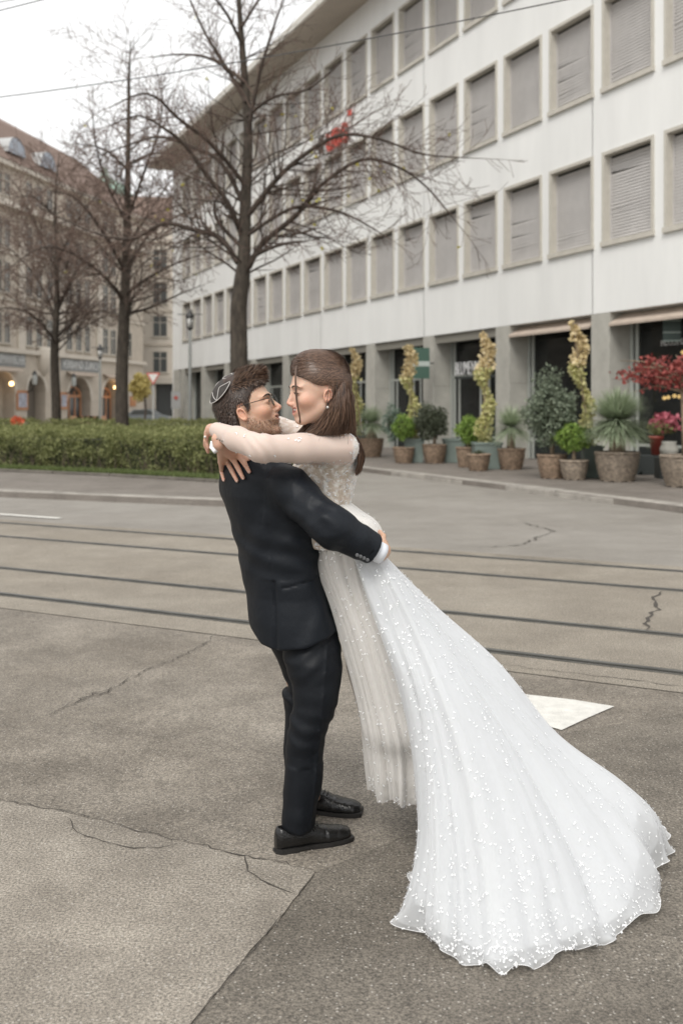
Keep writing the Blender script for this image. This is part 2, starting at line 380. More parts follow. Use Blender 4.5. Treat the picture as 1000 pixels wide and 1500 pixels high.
def glassmat(name, tint=(.03, .032, .032), clear=.5):
    m = mat(name, tint, .06, spec=.55); t = m.node_tree; n = t.nodes; l = t.links
    tr = n.new('ShaderNodeBsdfTransparent'); tr.inputs[0].default_value = (.62, .66, .64, 1)
    mx = n.new('ShaderNodeMixShader'); mx.inputs[0].default_value = clear
    l.new(n['Principled BSDF'].outputs[0], mx.inputs[1]); l.new(tr.outputs[0], mx.inputs[2]); l.new(mx.outputs[0], n['Material Output'].inputs[0]); return m
M_glass = glassmat('shop_glass')
OFF = empty('office_building', (7.67, 22.37, 0), math.atan2(-.9122, .4098))
tag(OFF, 'long white rendered office block with rows of beige window frames over street level shops', 'building')
XL, XR = -44.87, 9.0; PITCH = 2.203; WX0 = -2.76; FAS = 3.95; TOPZ = 16.8
SILL = [5.66, 9.5, 13.31]; WH = 2.26; WW = 1.80
cols = [-3.245 - 4.406 * k for k in range(-3, 10)]        # left edges of the pillars (0.72 wide)
win = [WX0 - PITCH * i for i in range(-5, 19)]
zs = [FAS]; 
for s_ in SILL: zs += [s_, s_ + WH]
zs.append(TOPZ)
# wall panels two bays wide with a narrow joint between them
edges = [XL] + sorted([-3.2 - 8.812 * k for k in range(-1, 5) if XL + 2 < -3.2 - 8.812 * k < XR]) + [XR]
g = .012
for a, b in zip(edges, edges[1:]):
    ws = sorted(w for w in win if a < w + .9 < b); xs = [a + g]
    for w in ws: xs += [w, w + WW]
    xs.append(b - g); mb = MB()
    for i in range(len(xs) - 1):
        for j in range(len(zs) - 1):
            if i % 2 == 1 and j % 2 == 1: continue
            x0, x1, z0, z1 = xs[i], xs[i + 1], zs[j], zs[j + 1]
            mb.quad((x0, 0, z0), (x1, 0, z0), (x1, 0, z1), (x0, 0, z1))
    for x, s_ in ((a + g, -1), (b - g, 1)): mb.quad((x, 0, FAS), (x, 0, TOPZ), (x, .1, TOPZ), (x, .1, FAS))
    mb.quad((a + g, 0, FAS), (a + g, .66, FAS), (b - g, .66, FAS), (b - g, 0, FAS))
    mb.build('wall_panel', M_white, OFF)
mb = MB()                                                 # block behind: closed body of the building
mb.box(XL, XR, .32, 14, FAS + .02, TOPZ - .01); mb.box(XL, XL + .3, .02, .32, FAS + .01, TOPZ - .02)
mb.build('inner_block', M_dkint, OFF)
MB().box(XL - .004, XL + .2, .001, 14.1, .1, TOPZ - .003).build('end_wall', M_white, OFF)
mb = MB()
for x in edges[1:-1]: mb.box(x - .03, x + .03, .02, .06, FAS, TOPZ - .01)
mb.build('joint_seal', M_case, OFF)
# eaves and low roof
MB().box(XL - .75, XR + .5, -1.42, 13, TOPZ, TOPZ + .06).build('eave_soffit', M_soffit, OFF)
MB().box(XL - .78, XR + .5, -1.46, 13, TOPZ + .062, TOPZ + .34).build('eave_edge', M_eavew, OFF)
mb = MB(); z = TOPZ + .345
mb.add([(XL - .7, -1.3, z), (XR + .4, -1.3, z), (XR + .4, 14, z), (XL - .7, 14, z), (XL + 5, 6, z + 3.2), (XR + .4, 6, z + 3.2)], [(0, 1, 5, 4), (0, 4, 3), (3, 4, 5, 2), (1, 2, 5)])
mb.build('roof', M_tile, OFF)
# windows: one frame with sill and blind, copied
fr = MB(); t_ = .055; pr = -.035; dp = .27
for (x0, x1, z0, z1) in ((-.03, t_, 0, WH), (WW - t_, WW + .03, 0, WH), (t_, WW - t_, WH - t_, WH)): fr.box(x0, x1, pr, dp, z0, z1)
fr.box(-.03, WW + .03, pr, dp, WH, WH + .03)
fr_me = fr.mesh('window_frame'); fr_me.materials.append(M_frame)
sl = MB().box(-.05, WW + .05, -.075, dp, -.07, .055); sl_me = sl.mesh('sill'); sl_me.materials.append(M_frame)
def blind_mesh(kind):
    n = 27; mb = MB(); z0, z1 = .06, WH - t_ - .005; x0, x1 = t_ + .03, WW - t_ - .03; h = (z1 - z0 - .07) / n
    r_ = random.Random(kind)
    bad = {r_.randrange(3, n - 3): r_.choice((-1, 1)) * r_.uniform(.03, .07) for _ in range([0, 0, 1, 2, 3][kind])}
    for i in range(n):
        za = z0 + i * h; zb = za + h * 1.05; tl = bad.get(i, 0) + bad.get(i - 1, 0) * .5
        mb.quad((x0, .175, za + tl), (x1, .175, za - tl * .2), (x1, .205, zb - tl * .2), (x0, .205, zb + tl * .6))
        mb.quad((x0, .205, zb + tl * .6), (x1, .205, zb - tl * .2), (x1, .178, zb + .004), (x0, .178, zb + .004))
    mb.box(x0 - .02, x1 + .02, .17, .2, z0 - .01, z0 + .03)                # bottom rail
    for x in (x0 - .03, x1): mb.box(x, x + .03, .15, .2, z0, z1)             # guides
    me = mb.mesh('blind'); me.materials.append(M_blind); return me
bl = [blind_mesh(k) for k in range(5)]
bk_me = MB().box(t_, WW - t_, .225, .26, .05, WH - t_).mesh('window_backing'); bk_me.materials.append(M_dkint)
rr = random.Random(3)
for s_ in SILL:
    for w in win:
        o = link('window', fr_me, None, OFF); o.location = (w, 0, s_)
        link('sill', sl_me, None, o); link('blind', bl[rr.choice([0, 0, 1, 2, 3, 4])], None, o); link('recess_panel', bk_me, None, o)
# pillars
pl_me = MB().box(0, .72, .003, .65, KH - .02, FAS - .004).mesh('pillar'); pl_me.materials.append(M_pillar)
for k, x in enumerate(cols):
    if x < XL + .5: continue
    o = link('pillar', pl_me, None, OFF); o.location = (x, 0, 0)
    MB().box(x - .002, x + .722, .05, .648, FAS / 2 + .3, FAS / 2 + .315).build('stone_joint', M_case, OFF)
MB().box(XL + .003, XL + 1.5, .003, 5.2, KH - .02, FAS - .004).build('corner_pillar', M_pillar, OFF)
# shop level behind
MB().box(XL, XR, .655, 14, FAS - .02, FAS + .015).build('shop_ceiling', M_pillar2, OFF)
MB().box(XL + 1.6, XR, 4.5, 4.6, KH, FAS - .03).build('shop_back_wall', mat('shop_back', (.09, .085, .075), .9, var=.6, vscale=1.2), OFF)
MB().box(XL + 1.6, XR, .66, 4.5, KH - .005, KH + .01).build('shop_floor', mat('shop_floor_tile', (.12, .11, .1), .5), OFF)
M_shelf = mat('shelf_wood', (.16, .11, .07), .7)
M_goods = [mat('goods_%s' % n_, c_, .7) for n_, c_ in (('pale', (.45, .43, .4)), ('green', (.08, .13, .05)), ('brown', (.2, .12, .08)), ('blue', (.14, .17, .2)))]
M_lampglow = mat('warm_lamp', (1, .8, .5), .5, Emission_Color=(1, .6, .25, 1), Emission_Strength=6)
for k in range(len(cols) - 1):
    x1 = cols[k]; x0 = cols[k + 1] + .72      # clear opening x0..x1
    if x0 < XL + 1: continue
    W_ = x1 - x0; y = .66
    fb = MB(); split = {3: .42, 5: .3}.get(k, .5)
    fb.box(x0 + .02, x0 + .13, y - .05, y + .06, KH, FAS - .03); fb.box(x0 + .21, x0 + .3, y - .03, y + .06, KH, FAS - .2); fb.box(x1 - .16, x1 - .1, y - .02, y + .06, KH, FAS - .03); fb.box(x1 - .07, x1, y - .02, y + .06, KH, FAS - .03)
    fb.box(x0 + .07, x1 - .16, y - .01, y + .05, .62, .69); fb.box(x0 + .07, x1 - .16, y - .01, y + .05, FAS - .2, FAS - .03)
    if k in (4, 5, 6, 8):
        xm = x0 + W_ * .62; fb.box(xm, xm + .07, y - .015, y + .055, KH, FAS - .2); fb.box(x0 + .07, xm, y - .012, y + .05, 2.55, 2.63)
        fb.box(x0 + .5, x0 + .58, y - .012, y + .05, KH, 2.55); fb.box(xm - .5, xm - .42, y - .012, y + .05, KH, 2.55)
    o = fb.build('shop_window_frame', M_alu, OFF)
    MB().box(x0 + .07, x1 - .07, y + .01, y + .025, .64, FAS - .15).build('pane', M_glass, o)
    pb = MB().box(x0 + .07, x1 - .07, y + .03, y + .1, KH, .63)
    for q in range(7): pb.box(x0 + .09, x1 - .09, y - .01, y + .03, .17 + q * .062, .2 + q * .062)
    pb.build('plinth', M_plinth, o)
    # awning or its box under the lintel
    if k <= 3:
        ab = MB(); ab.add([(x0 + .03, -.06, FAS - .3), (x1 - .03, -.06, FAS - .3), (x1 - .03, -.06, FAS - .36), (x0 + .03, -.06, FAS - .36), (x0 + .03, .4, FAS - .02), (x1 - .03, .4, FAS - .02)], [(3, 2, 1, 0), (0, 1, 5, 4), (3, 0, 4), (1, 2, 5), (2, 3, 4, 5)])
        ab.build('awning', M_awn, OFF)
    else:
        MB().box(x0 + .02, x1 - .02, .08, .34, FAS - .27, FAS - .01).build('awning_box', M_case, OFF)
    # goods in the shop
    for q in range(3):
        xx = x0 + .4 + q * W_ / 3.2; dd = 1.2 + rr.random() * 1.8; sh = MB()
        for z in (.55, 1.05, 1.6, 2.2): sh.box(xx, xx + .9, dd, dd + .4, z, z + .04)
        for c_ in (0, .86): sh.box(xx + c_, xx + c_ + .04, dd, dd + .4, KH, 2.24)
        s__ = sh.build('shelf', M_shelf, OFF)
        for z in (.59, 1.09, 1.64, 2.24):
            gb_ = MB(); xq = xx + .08
            while xq < xx + .8:
                r_ = rr.uniform(.05, .1); hh = rr.uniform(.12, .36); gb_.lathe([(r_ * .7, 0), (r_, hh * .6), (r_ * .6, hh)], 8, (xq + r_, dd + .2, z)); xq += r_ * 2 + rr.uniform(.02, .15)
            gb_.build('goods', rr.choice(M_goods), s__, True)
# warm lamps seen deep inside the right shop
for (px, py, yy) in ((999, 516, 24), (978, 582, 24.2), (987, 580, 24.2), (994, 581, 24.5), (972, 583, 24.3)):
    p = P(px, py, yy); e = MB().lathe([(.01, -.05), (.05, -.02), (.05, .02), (.01, .05)], 8).build('shop_lamp', M_lampglow, None, True)
    e.location = p; tag(e, {999: 'warm lamp hanging highest behind the right shop window, near the picture edge', 978: 'second from left of the four low glowing bulbs behind the red maple', 987: 'third from left of the low glowing bulbs behind the red maple', 994: 'rightmost of the low glowing bulbs behind the red maple', 972: 'leftmost of the low glowing bulbs behind the red maple'}[px], 'lamp', 'warm lamps inside the flower shop')
# writing on the building
M_letter = mat('letter_white', (.8, .8, .8), .5, Emission_Color=(1, 1, 1, 1), Emission_Strength=.04)
M_red = mat('letter_red', (.6, .085, .06), .45)
M_blk = mat('sign_black', (.02, .02, .02), .5)
def loc_x(px): return -(25837 / (px + 155) - 22.37) / .9122
ub = empty('roof_sign'); ub.parent = OFF; ub.name = 'letter_sign'
ub.location = (loc_x(482), -.12, 11.95)
xs_ = 0
for ch in 'UBS':
    o = text_obj(ch, 1.08, M_red, ub, 'letter', .05, .95, .02); o.location = (xs_, 0, 0); xs_ += .76
MB().box(2.15, 2.38, -.05, .02, .9, 1.12).build('emblem', M_red, ub)
mb = MB()
for i in range(3): mb.box(-.75 + i * .2, -.68 + i * .2, -.05, 0, .1, .8)
mb.build('emblem_bars', M_blk, ub)
o = text_obj('BLUMENHAUS', .62, M_letter, OFF, 'shop_lettering', .008, .52, -.012); o.location = (loc_x(664.5) - .55, .36, 2.62)
MB().box(loc_x(660) - .4, loc_x(722), .37, .42, 2.5, 2.58).build('lettering_rail', M_plinth, OFF)
o = text_obj('INDOOR GARDEN', .19, mat('letter_print', (.6, .6, .58), .6), OFF, 'window_lettering', .002, .8); o.location = (loc_x(965.5) - .7, .652, 3.06)
sg = MB().box(-.35, .35, -.03, .03, -.5, .5).build('hanging_sign', mat('sign_green', (.06, .12, .09), .5)); sg.location = P(613, 532, 32.2); sg.rotation_euler = (0, 0, R(10))
tag(sg, 'green projecting shop sign with a pale band on the pillar', 'sign')
MB().box(-.352, .352, -.034, .034, -.1, .06).build('band', mat('sign_pale', (.45, .5, .47), .5), sg)
br = MB().box(.35, .5, -.015, .015, -.02, .02).build('bracket', M_plinth, sg)
sg = MB().box(-.4, .4, -.02, .02, -.28, .28).build('shop_sign', mat('sign_green2', (.04, .07, .06), .4)); sg.location = P(996, 483, 23.4); sg.rotation_euler = (0, 0, R(-12))
tag(sg, 'dark green sign with pale border inside the right-hand shop window', 'sign')
bb = MB()
for q in ((-.4, .4, .2, .24), (-.4, .4, -.08, -.04), (-.4, .4, -.28, -.24)): bb.box(q[0], q[1], -.026, -.02, q[2], q[3])
bb.build('border', mat('sign_pale2', (.3, .36, .33), .5), sg)
# ================================================================== OLD STONE BUILDING (left)
M_sand = mat('sandstone', (.48, .425, .355), .85, var=.1, vscale=1.3, bump=.3, bscale=12)
M_sand2 = mat('sandstone_light', (.56, .51, .44), .85, var=.08, vscale=1)
M_wdark = mat('old_window_glass', (.05, .055, .052), .25)
M_wfr = mat('old_window_frame', (.46, .42, .36), .7)
M_door = mat('orange_wood', (.42, .19, .085), .5, var=.15, vscale=3)
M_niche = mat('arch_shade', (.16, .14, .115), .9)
M_lead = mat('lead_roof', (.42, .43, .43), .6)
M_copper = mat('green_copper', (.29, .40, .33), .75, var=.1)
OLD = empty('guild_building', (-24.3, 70.8, 0), math.atan2(.970, .244))
tag(OLD, 'old beige stone building with arched orange wooden doors and brown tiled roof', 'building')
def sx(px): return (61360 / (867 - px) - 70.8) / .970
S0, S1 = -46, 23.4
# ground floor wall with arches cut
arches = [(sx(-14), sx(23), 4.2), (sx(41), sx(68), 4.05), (sx(100), sx(134), 4.05), (sx(151), sx(175), 4.0)]
def arch_z(s, a): c = (a[0] + a[1]) / 2; r = (a[1] - a[0]) / 2; zr = a[2] - r; return zr + math.sqrt(max(0, r * r - (s - c) ** 2))
mb = MB(); xs = [S0]
for a in arches: xs += [a[0] + (a[1] - a[0]) * i / 16 for i in range(17)]
xs += [S1]; H0 = 5.55
for a, b in zip(xs, xs[1:]):
    m_ = (a + b) / 2; A_ = next((q for q in arches if q[0] < m_ < q[1]), None)
    z0, z1 = (arch_z(a, A_), arch_z(b, A_)) if A_ else (0, 0)
    mb.quad((a, 0, z0), (b, 0, z1), (b, 0, H0), (a, 0, H0))
    if A_: mb.quad((a, 0, z0), (a, .9, z0), (b, .9, z1), (b, 0, z1))
for a in arches:
    for s in (a[0], a[1]): mb.quad((s, 0, 0), (s, .9, 0), (s, .9, arch_z(s, a) + .01), (s, 0, arch_z(s, a) + .01))
mb.build('ground_floor_wall', M_sand, OLD)
for i, a in enumerate(arches):
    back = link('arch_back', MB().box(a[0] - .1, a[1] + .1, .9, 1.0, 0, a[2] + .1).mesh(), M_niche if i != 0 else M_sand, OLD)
    ring = MB(); c = (a[0] + a[1]) / 2; r = (a[1] - a[0]) / 2; zr = a[2] - r
    for q in range(12):
        w0, w1 = math.pi * q / 12, math.pi * (q + 1) / 12
        ps = [(c + math.cos(w) * rad, zr + math.sin(w) * rad) for w, rad in ((w0, r + .01), (w0, r + .32), (w1, r + .32), (w1, r + .01))]
        ring.add([(p[0], -.06, p[1]) for p in ps] + [(p[0], .0, p[1]) for p in ps], [(0, 1, 2, 3)[::-1], (0, 1, 5, 4), (1, 2, 6, 5), (2, 3, 7, 6), (3, 0, 4, 7)])
    ring.build('arch_stones', M_sand2, OLD)
    if i in (0, 2, 3):
        dw = [1.6, 3.0, 2.7][[0, 2, 3].index(i)]; dc = c - .2 if i else a[0] + 1.0
        d_ = MB(); h = 2.6; x0, x1 = dc - dw / 2, dc + dw / 2
        for q in range(4):
            x = x0 + (x1 - x0 - .16) * q / 3; d_.box(x, x + .16, .55, .67, .02, h + (.35 if q in (1, 2) else 0))
        for z in (.02, h - .18): d_.box(x0, x1, .552, .665, z, z + .2)
        n_ = 9
        for q in range(n_):
            w0, w1 = math.pi * q / n_, math.pi * (q + 1) / n_; m2 = (x0 + x1) / 2; rw = (x1 - x0) / 2
            d_.add([(m2 + math.cos(w) * rw * f, yy, h + math.sin(w) * f * .75 - (.0)) for yy in (.54, .66) for w, f in ((w0, 1), (w1, 1), (w1, .84), (w0, .84))], [(0, 1, 2, 3), (7, 6, 5, 4), (0, 4, 5, 1), (3, 2, 6, 7)])
        o = d_.build('door', M_door, OLD)
        MB().box(x0 + .1, x1 - .1, .6, .62, .1, h).build('door_glass', mat('door_glass', (.05, .045, .04), .2), o)
# posters, plaques, lanterns
def boxed(px0, px1, z0, z1, m1, m2, nm, lab):
    s0, s1 = sx(px0), sx(px1); o = MB().box(s0, s1, -.09, -.004, z0, z1).build(nm, m1, None); o.parent = None
    o.matrix_world = OLD.matrix_world.copy()
    o.location = OLD.location; o.rotation_euler = OLD.rotation_euler
    MB().box(s0 + .18, s1 - .18, -.1, -.085, z0 + .2, z1 - .2).build('poster', m2, o); tag(o, lab, 'notice board')
M_poster = mat('poster_print', (.35, .36, .42), .6, var=.5, vscale=5)
boxed(25, 41, 1.4, 2.85, M_door, M_poster, 'notice_case', 'orange framed poster case beside the dark stone niche')
boxed(88, 99, 1.45, 2.8, M_door, M_poster, 'notice_case', 'orange framed poster case left of the middle arched door')
boxed(191, 199, 1.7, 2.6, M_door, M_door, 'notice_case', 'small orange wall box near the right corner of the stone building')
M_iron = mat('black_iron', (.03, .03, .03), .5); M_milk = mat('lantern_glass', (.36, .38, .37), .3)
for px, lab in ((39.6, 'black wall lantern left of the dark niche'), (97.7, 'black wall lantern left of the middle arched door')):
    e = empty('wall_lantern', (0, 0, 0)); s = sx(px); tag(e, lab, 'lantern', 'wall lanterns on the stone building')
    e.location = OLD.location; e.rotation_euler = OLD.rotation_euler
    MB().lathe([(.08, 0), (.17, .08), (.2, .55), (.13, .8)], 8, (s, -.7, 3.25)).build('lantern_glass', M_milk, e)
    MB().lathe([(.24, 0), (.15, .12), (.04, .26)], 8, (s, -.7, 4.06)).build('lantern_cap', M_iron, e); MB().tube([(s, -.7, 3.25), (s, -.55, 2.9), (s, 0, 2.7)], .05, 5).build('bracket', M_iron, e)
for px, zz, lab in ((12, 3.3, 'warm glowing lamp in the leftmost arch'), (165, 3.35, 'warm glowing lamp over the right arched door'), (169, 3.4, 'second warm glowing lamp over the right arched door')):
    Y_ = 61360 / (867 - px); X_ = (px - 500) / F * Y_; e = MB().lathe([(.02, -.16), (.16, -.08), (.16, .08), (.02, .16)], 10).build('arch_lamp', M_lampglow, None, True); e.location = (X_ + .3, Y_ - .1, zz)
    tag(e, lab, 'lamp', 'warm lamps in the arches')
# cornices and signs
for z, h, o_ in ((H0, .32, -.3), (9.3, .16, -.12), (12.7, .16, -.1), (15.9, .5, -.75), (18.9, .35, -.45)):
    MB().box(S0, S1 + .2, o_, .5, z, z + h).build('cornice', M_sand2, OLD)
for a, b, s, px in ((-10, 36, 'KAUFMÄNNISCHER', None), (92, 146, 'VERBAND ZÜRICH', None)):
    s0, s1 = sx(a), sx(b)
    o = text_obj(s, .95, mat('sign_letters', (.62, .63, .62), .5), OLD, 'lettering', .03, 1.0); 
    bx = [v.co.x for v in o.data.vertices]; k_ = (s1 - s0) / (max(bx) - min(bx)); o.data.transform(Matrix.Diagonal((k_, 1, 1, 1))); o.location = (s0, -.06, 4.75)
    MB().box(s0 - .2, s1 + .2, -.03, 0, 4.55, 5.5).build('sign_field', mat('sign_field', (.25, .26, .26), .8), OLD)
for a, b in ((98, 138), (152, 176), (-12, 27)):
    s0, s1 = sx(a), sx(b); aw = MB(); aw.add([(s0, 0, 4.5), (s1, 0, 4.5), (s1, -.6, 4.25), (s0, -.6, 4.25), (s0, -.6, 4.15), (s1, -.6, 4.15)], [(0, 3, 2, 1), (3, 4, 5, 2), (0, 4, 3), (1, 2, 5), (0, 1, 5, 4)])
    aw.build('awning', M_awn, OLD)
sh = MB(); s = sx(64)
sh.lathe([(.05, 0), (.55, .5), (.75, 1.3), (.8, 2.1), (.5, 2.3)], 10, (s, 0, 3.9)).build('stone_crest', M_sand2, OLD, True)
# upper storeys
MB().box(S0, S1, .004, 13, H0 + .02, 19).build('upper_wall', M_sand, OLD)
MB().box(S1 - .3, S1 - .004, .01, 13, 0, H0).build('side_wall', M_sand, OLD); MB().box(S0 + .004, S0 + .3, .01, 13, 0, H0).build('side_wall', M_sand, OLD); MB().box(S0 + .3, S1 - .3, 12.6, 12.99, 0, H0).build('rear_wall', M_sand, OLD)
def old_window(s, z, w, h, y=0, parent=None):
    parent = parent or OLD
    f = MB(); f.box(s - .1, s, y - .05, y + .03, z - .1, z + h + .1); f.box(s + w, s + w + .1, y - .05, y + .03, z - .1, z + h + .1); f.box(s, s + w, y - .05, y + .03, z + h, z + h + .1); f.box(s - .2, s + w + .2, y - .16, y + .03, z - .2, z - .05)
    f.box(s + w / 2 - .04, s + w / 2 + .04, y - .02, y + .02, z, z + h); f.box(s, s + w, y - .021, y + .02, z + h * .66, z + h * .66 + .07)
    o = f.build('window', M_wfr, parent); MB().box(s, s + w, y - .006, y + .0, z - .05, z + h).build('pane', M_wdark, o); return o
for s_q in np.arange(-44, -4, 3.1):
    for z_, h_ in ((6.3, 2.05), (9.95, 2.1), (13.2, 1.9), (16.9, 1.5), (2, 2.2)): old_window(float(s_q), z_, 1.3, h_)
for pa, pb_ in ( (-3, 3), (8, 15), (40, 47.5), (54.5, 62), (70, 77.5), (98.5, 106), (112.5, 119.5), (125.5, 132), (151.5, 158.5), (163, 170), (186, 193)):
    s0, s1 = sx(pa), sx(pb_)
    old_window(s0, 6.3, s1 - s0, 2.05); old_window(s0, 9.95, s1 - s0, 2.1); old_window(s0, 13.2, s1 - s0, 1.9)
    old_window(s0, 16.9, s1 - s0, 1.5)
for pa in (-20, 27, 86, 142, 178):                       # flat pilasters
    s = sx(pa); MB().box(s, s + .9, -.14, .002, H0 + .33, 15.9).build('pilaster', M_sand2, OLD)
rf = MB(); z = 19.26; xe = S1 + .3
rf.add([(S0, -.5, z), (xe, -.5, z), (xe, 13.5, z), (S0, 13.5, z), (S0, 2.6, z + 4.2), (15.5, 2.6, z + 3.9), (S0, 6.5, z + 6.6), (9, 6.5, z + 6.2)], [(0, 1, 5, 4), (4, 5, 7, 6), (1, 2, 7, 5), (2, 3, 6, 7), (0, 4, 6, 3)])
rfo = rf.build('roof', M_tile, OLD)
for px, nm in ((24, 0), (70, 1)):                        # round dormers
    s = sx(px); d_ = MB(); n = 10
    ring_ = [(s + math.cos(math.pi * q / n) * 1.15, z + .8 + math.sin(math.pi * q / n) * 1.25) for q in range(n + 1)]
    vs = [(p[0], -.15, p[1]) for p in ring_] + [(p[0] + 0, 3.0, p[1]) for p in ring_]
    d_.add(vs, [(i, i + 1, n + 2 + i, n + 1 + i) for i in range(n)]); d = d_.build('dormer', M_lead, rfo)
    gmb = MB(); gmb.add([(p[0], -.1, p[1]) for p in ring_], [tuple(range(n + 1))[::-1]]); gmb.build('dormer_window', mat('dormer_glass', (.3, .33, .38), .3), rfo)
# ================================================================== BUILDINGS BEHIND
MID = empty('corner_house', (-19.5, 97, 0), R(8)); tag(MID, 'pale beige house behind, between the stone building and the white office block', 'building')
MB().box(-8, 9, 0, 10, 4.3, 20).build('wall', M_sand2, MID)
for a_, b_ in ((-8, -3.2), (3.6, 9), (.2, 1.4)): MB().box(a_, b_, 0, 1, 0, 4.3).build('ground_floor_pier', M_sand2, MID)
MB().box(-8, 9, 1.0, 1.2, 0, 4.3).build('shopfront', mat('shopfront_dark', (.06, .065, .065), .3), MID)
MB().box(-8, 9, -.35, 0, 3.9, 4.5).build('canopy', M_wfr, MID)
for z in (7.6, 10.9, 14.2, 17.6): MB().box(-8.1, 9.1, -.12, 0, z, z + .18).build('cornice', M_sand, MID)
for z in (5.1, 8.6, 11.8, 15.1):
    for x in (-6.5, -4, -1.5, 1.2, 3.9, 6.4): old_window(x, z, 1.25, 1.9, 0, MID)
mb = MB(); mb.add([(-8.4, -.5, 20), (9.4, -.5, 20), (9.4, 10, 20), (-8.4, 10, 20), (-6, 4, 23), (9.4, 4, 23)], [(0, 1, 5, 4), (0, 4, 3), (2, 3, 4, 5), (1, 2, 5)]); mb.build('roof', M_tile, MID)
DM = empty('domed_tower', (-28, 118, 0)); tag(DM, 'distant tower with a pale green copper roof seen through the twigs', 'building')
MB().box(-3.4, 3.4, -3, 4, 0, 24).build('wall', M_sand2, DM)
MB().lathe([(4.4, 24), (4.2, 25), (3.5, 26.6), (2.2, 28), (.6, 28.8), (.2, 30)], 16).build('dome', M_copper, DM, True)
BK = empty('rear_house', (-36, 112, 0), R(4)); tag(BK, 'far house with a brown roof between the stone building and the copper tower', 'building')
MB().box(-10, 26, 0, 10, 0, 19).build('wall', M_sand, BK)
for z in (2, 5.5, 9, 12.5, 15.6):
    for x in range(-9, 25, 3): old_window(x, z, 1.3, 1.9, 0, BK)
mb = MB(); mb.add([(-10.4, -.5, 19), (26.4, -.5, 19), (26.4, 10, 19), (-10.4, 10, 19), (-10, 4, 24), (26, 4, 24)], [(0, 1, 5, 4), (0, 4, 3), (2, 3, 4, 5), (1, 2, 5)]); mb.build('roof', M_tile, BK)
# ================================================================== TREES
M_bark = mat('bark', (.055, .045, .035), .95, var=.5, vscale=9, bump=1.0, bscale=14, stretch=(1, 1, .35))
M_branch = mat('branch_bark', (.06, .045, .036), .95, var=.35, vscale=5)
M_twigs = mat('twig_bark', (.13, .09, .072), .95)
M_yl = leafmat('yellow_leaves', (.45, .42, .06), (.62, .55, .1))
RMIN = [.008]
def grow(rand, mb, start, d, L, r, depth, droop=.0, up=.0, twigmb=None, spread=1.0, tips=None):
    n = max(3, int(L / .45)); pts = [start]; rad = [r]; p = start.copy(); d = d.normalized(); st = L / n
    for i in range(n):
        d = (d + Vector((rand.gauss(0, .13), rand.gauss(0, .13), rand.gauss(0, .09) + up * .12 - droop * .1 * (i / n))) * spread).normalized()
        p = p + d * st; pts.append(p); rad.append(max(RMIN[0], r * (1 - .8 * (i + 1) / n)))
    tgt = mb if r > .02 else twigmb
    tgt.tube(pts, rad, 6 if r > .05 else (4 if r > .02 else 3), False)
    if depth <= 0:
        if tips is not None: tips.append(pts[-1])
        return
    m = max(3, int(L / (.2 if depth == 1 else .34)))
    for k in range(m):
        t = .18 + .8 * (k + rand.random()) / m; i = min(n - 1, int(t * n)); q = pts[i].lerp(pts[i + 1], t * n - i)
        dd = (pts[i + 1] - pts[i]).normalized(); ax = dd.cross(Vector((rand.gauss(0, 1), rand.gauss(0, 1), rand.gauss(0, .6)))).normalized()
        nd = (dd * rand.uniform(.5, .9) + ax * rand.uniform(.5, .9))
        nl = L * rand.uniform(.3, .52) * (1.05 - .45 * t) ; 
        if nl < .22: continue
        grow(rand, mb, q, nd, nl, max(RMIN[0], rad[i] * .55), depth - 1, droop, up, twigmb, spread, tips)
def limb_pts(ps, Y, rand, dz=2.5, jag=.05):
    """a main limb through measured points, wandering in depth away from the trunk"""
    s = rand.choice((-1, 1)) * rand.uniform(.3, 1) * dz; n = len(ps); out = []
    for i, (px, py) in enumerate(ps):
        y = Y + s * (i / (n - 1)) ** 1.0
        out.append(P(px, py, y) + (Vector((rand.gauss(0, jag), 0, rand.gauss(0, jag))) if i else Vector()))
    # smooth
    fine = []
    for i in range(n - 1):
        a = out[max(0, i - 1)]; b = out[i]; c = out[i + 1]; d = out[min(n - 1, i + 2)]
        for k in range(4):
            t = k / 4; fine.append(.5 * ((2 * b) + (c - a) * t + (2 * a - 5 * b + 4 * c - d) * t * t + (3 * b - a - 3 * c + d) * t ** 3))
    fine.append(out[-1]); return fine
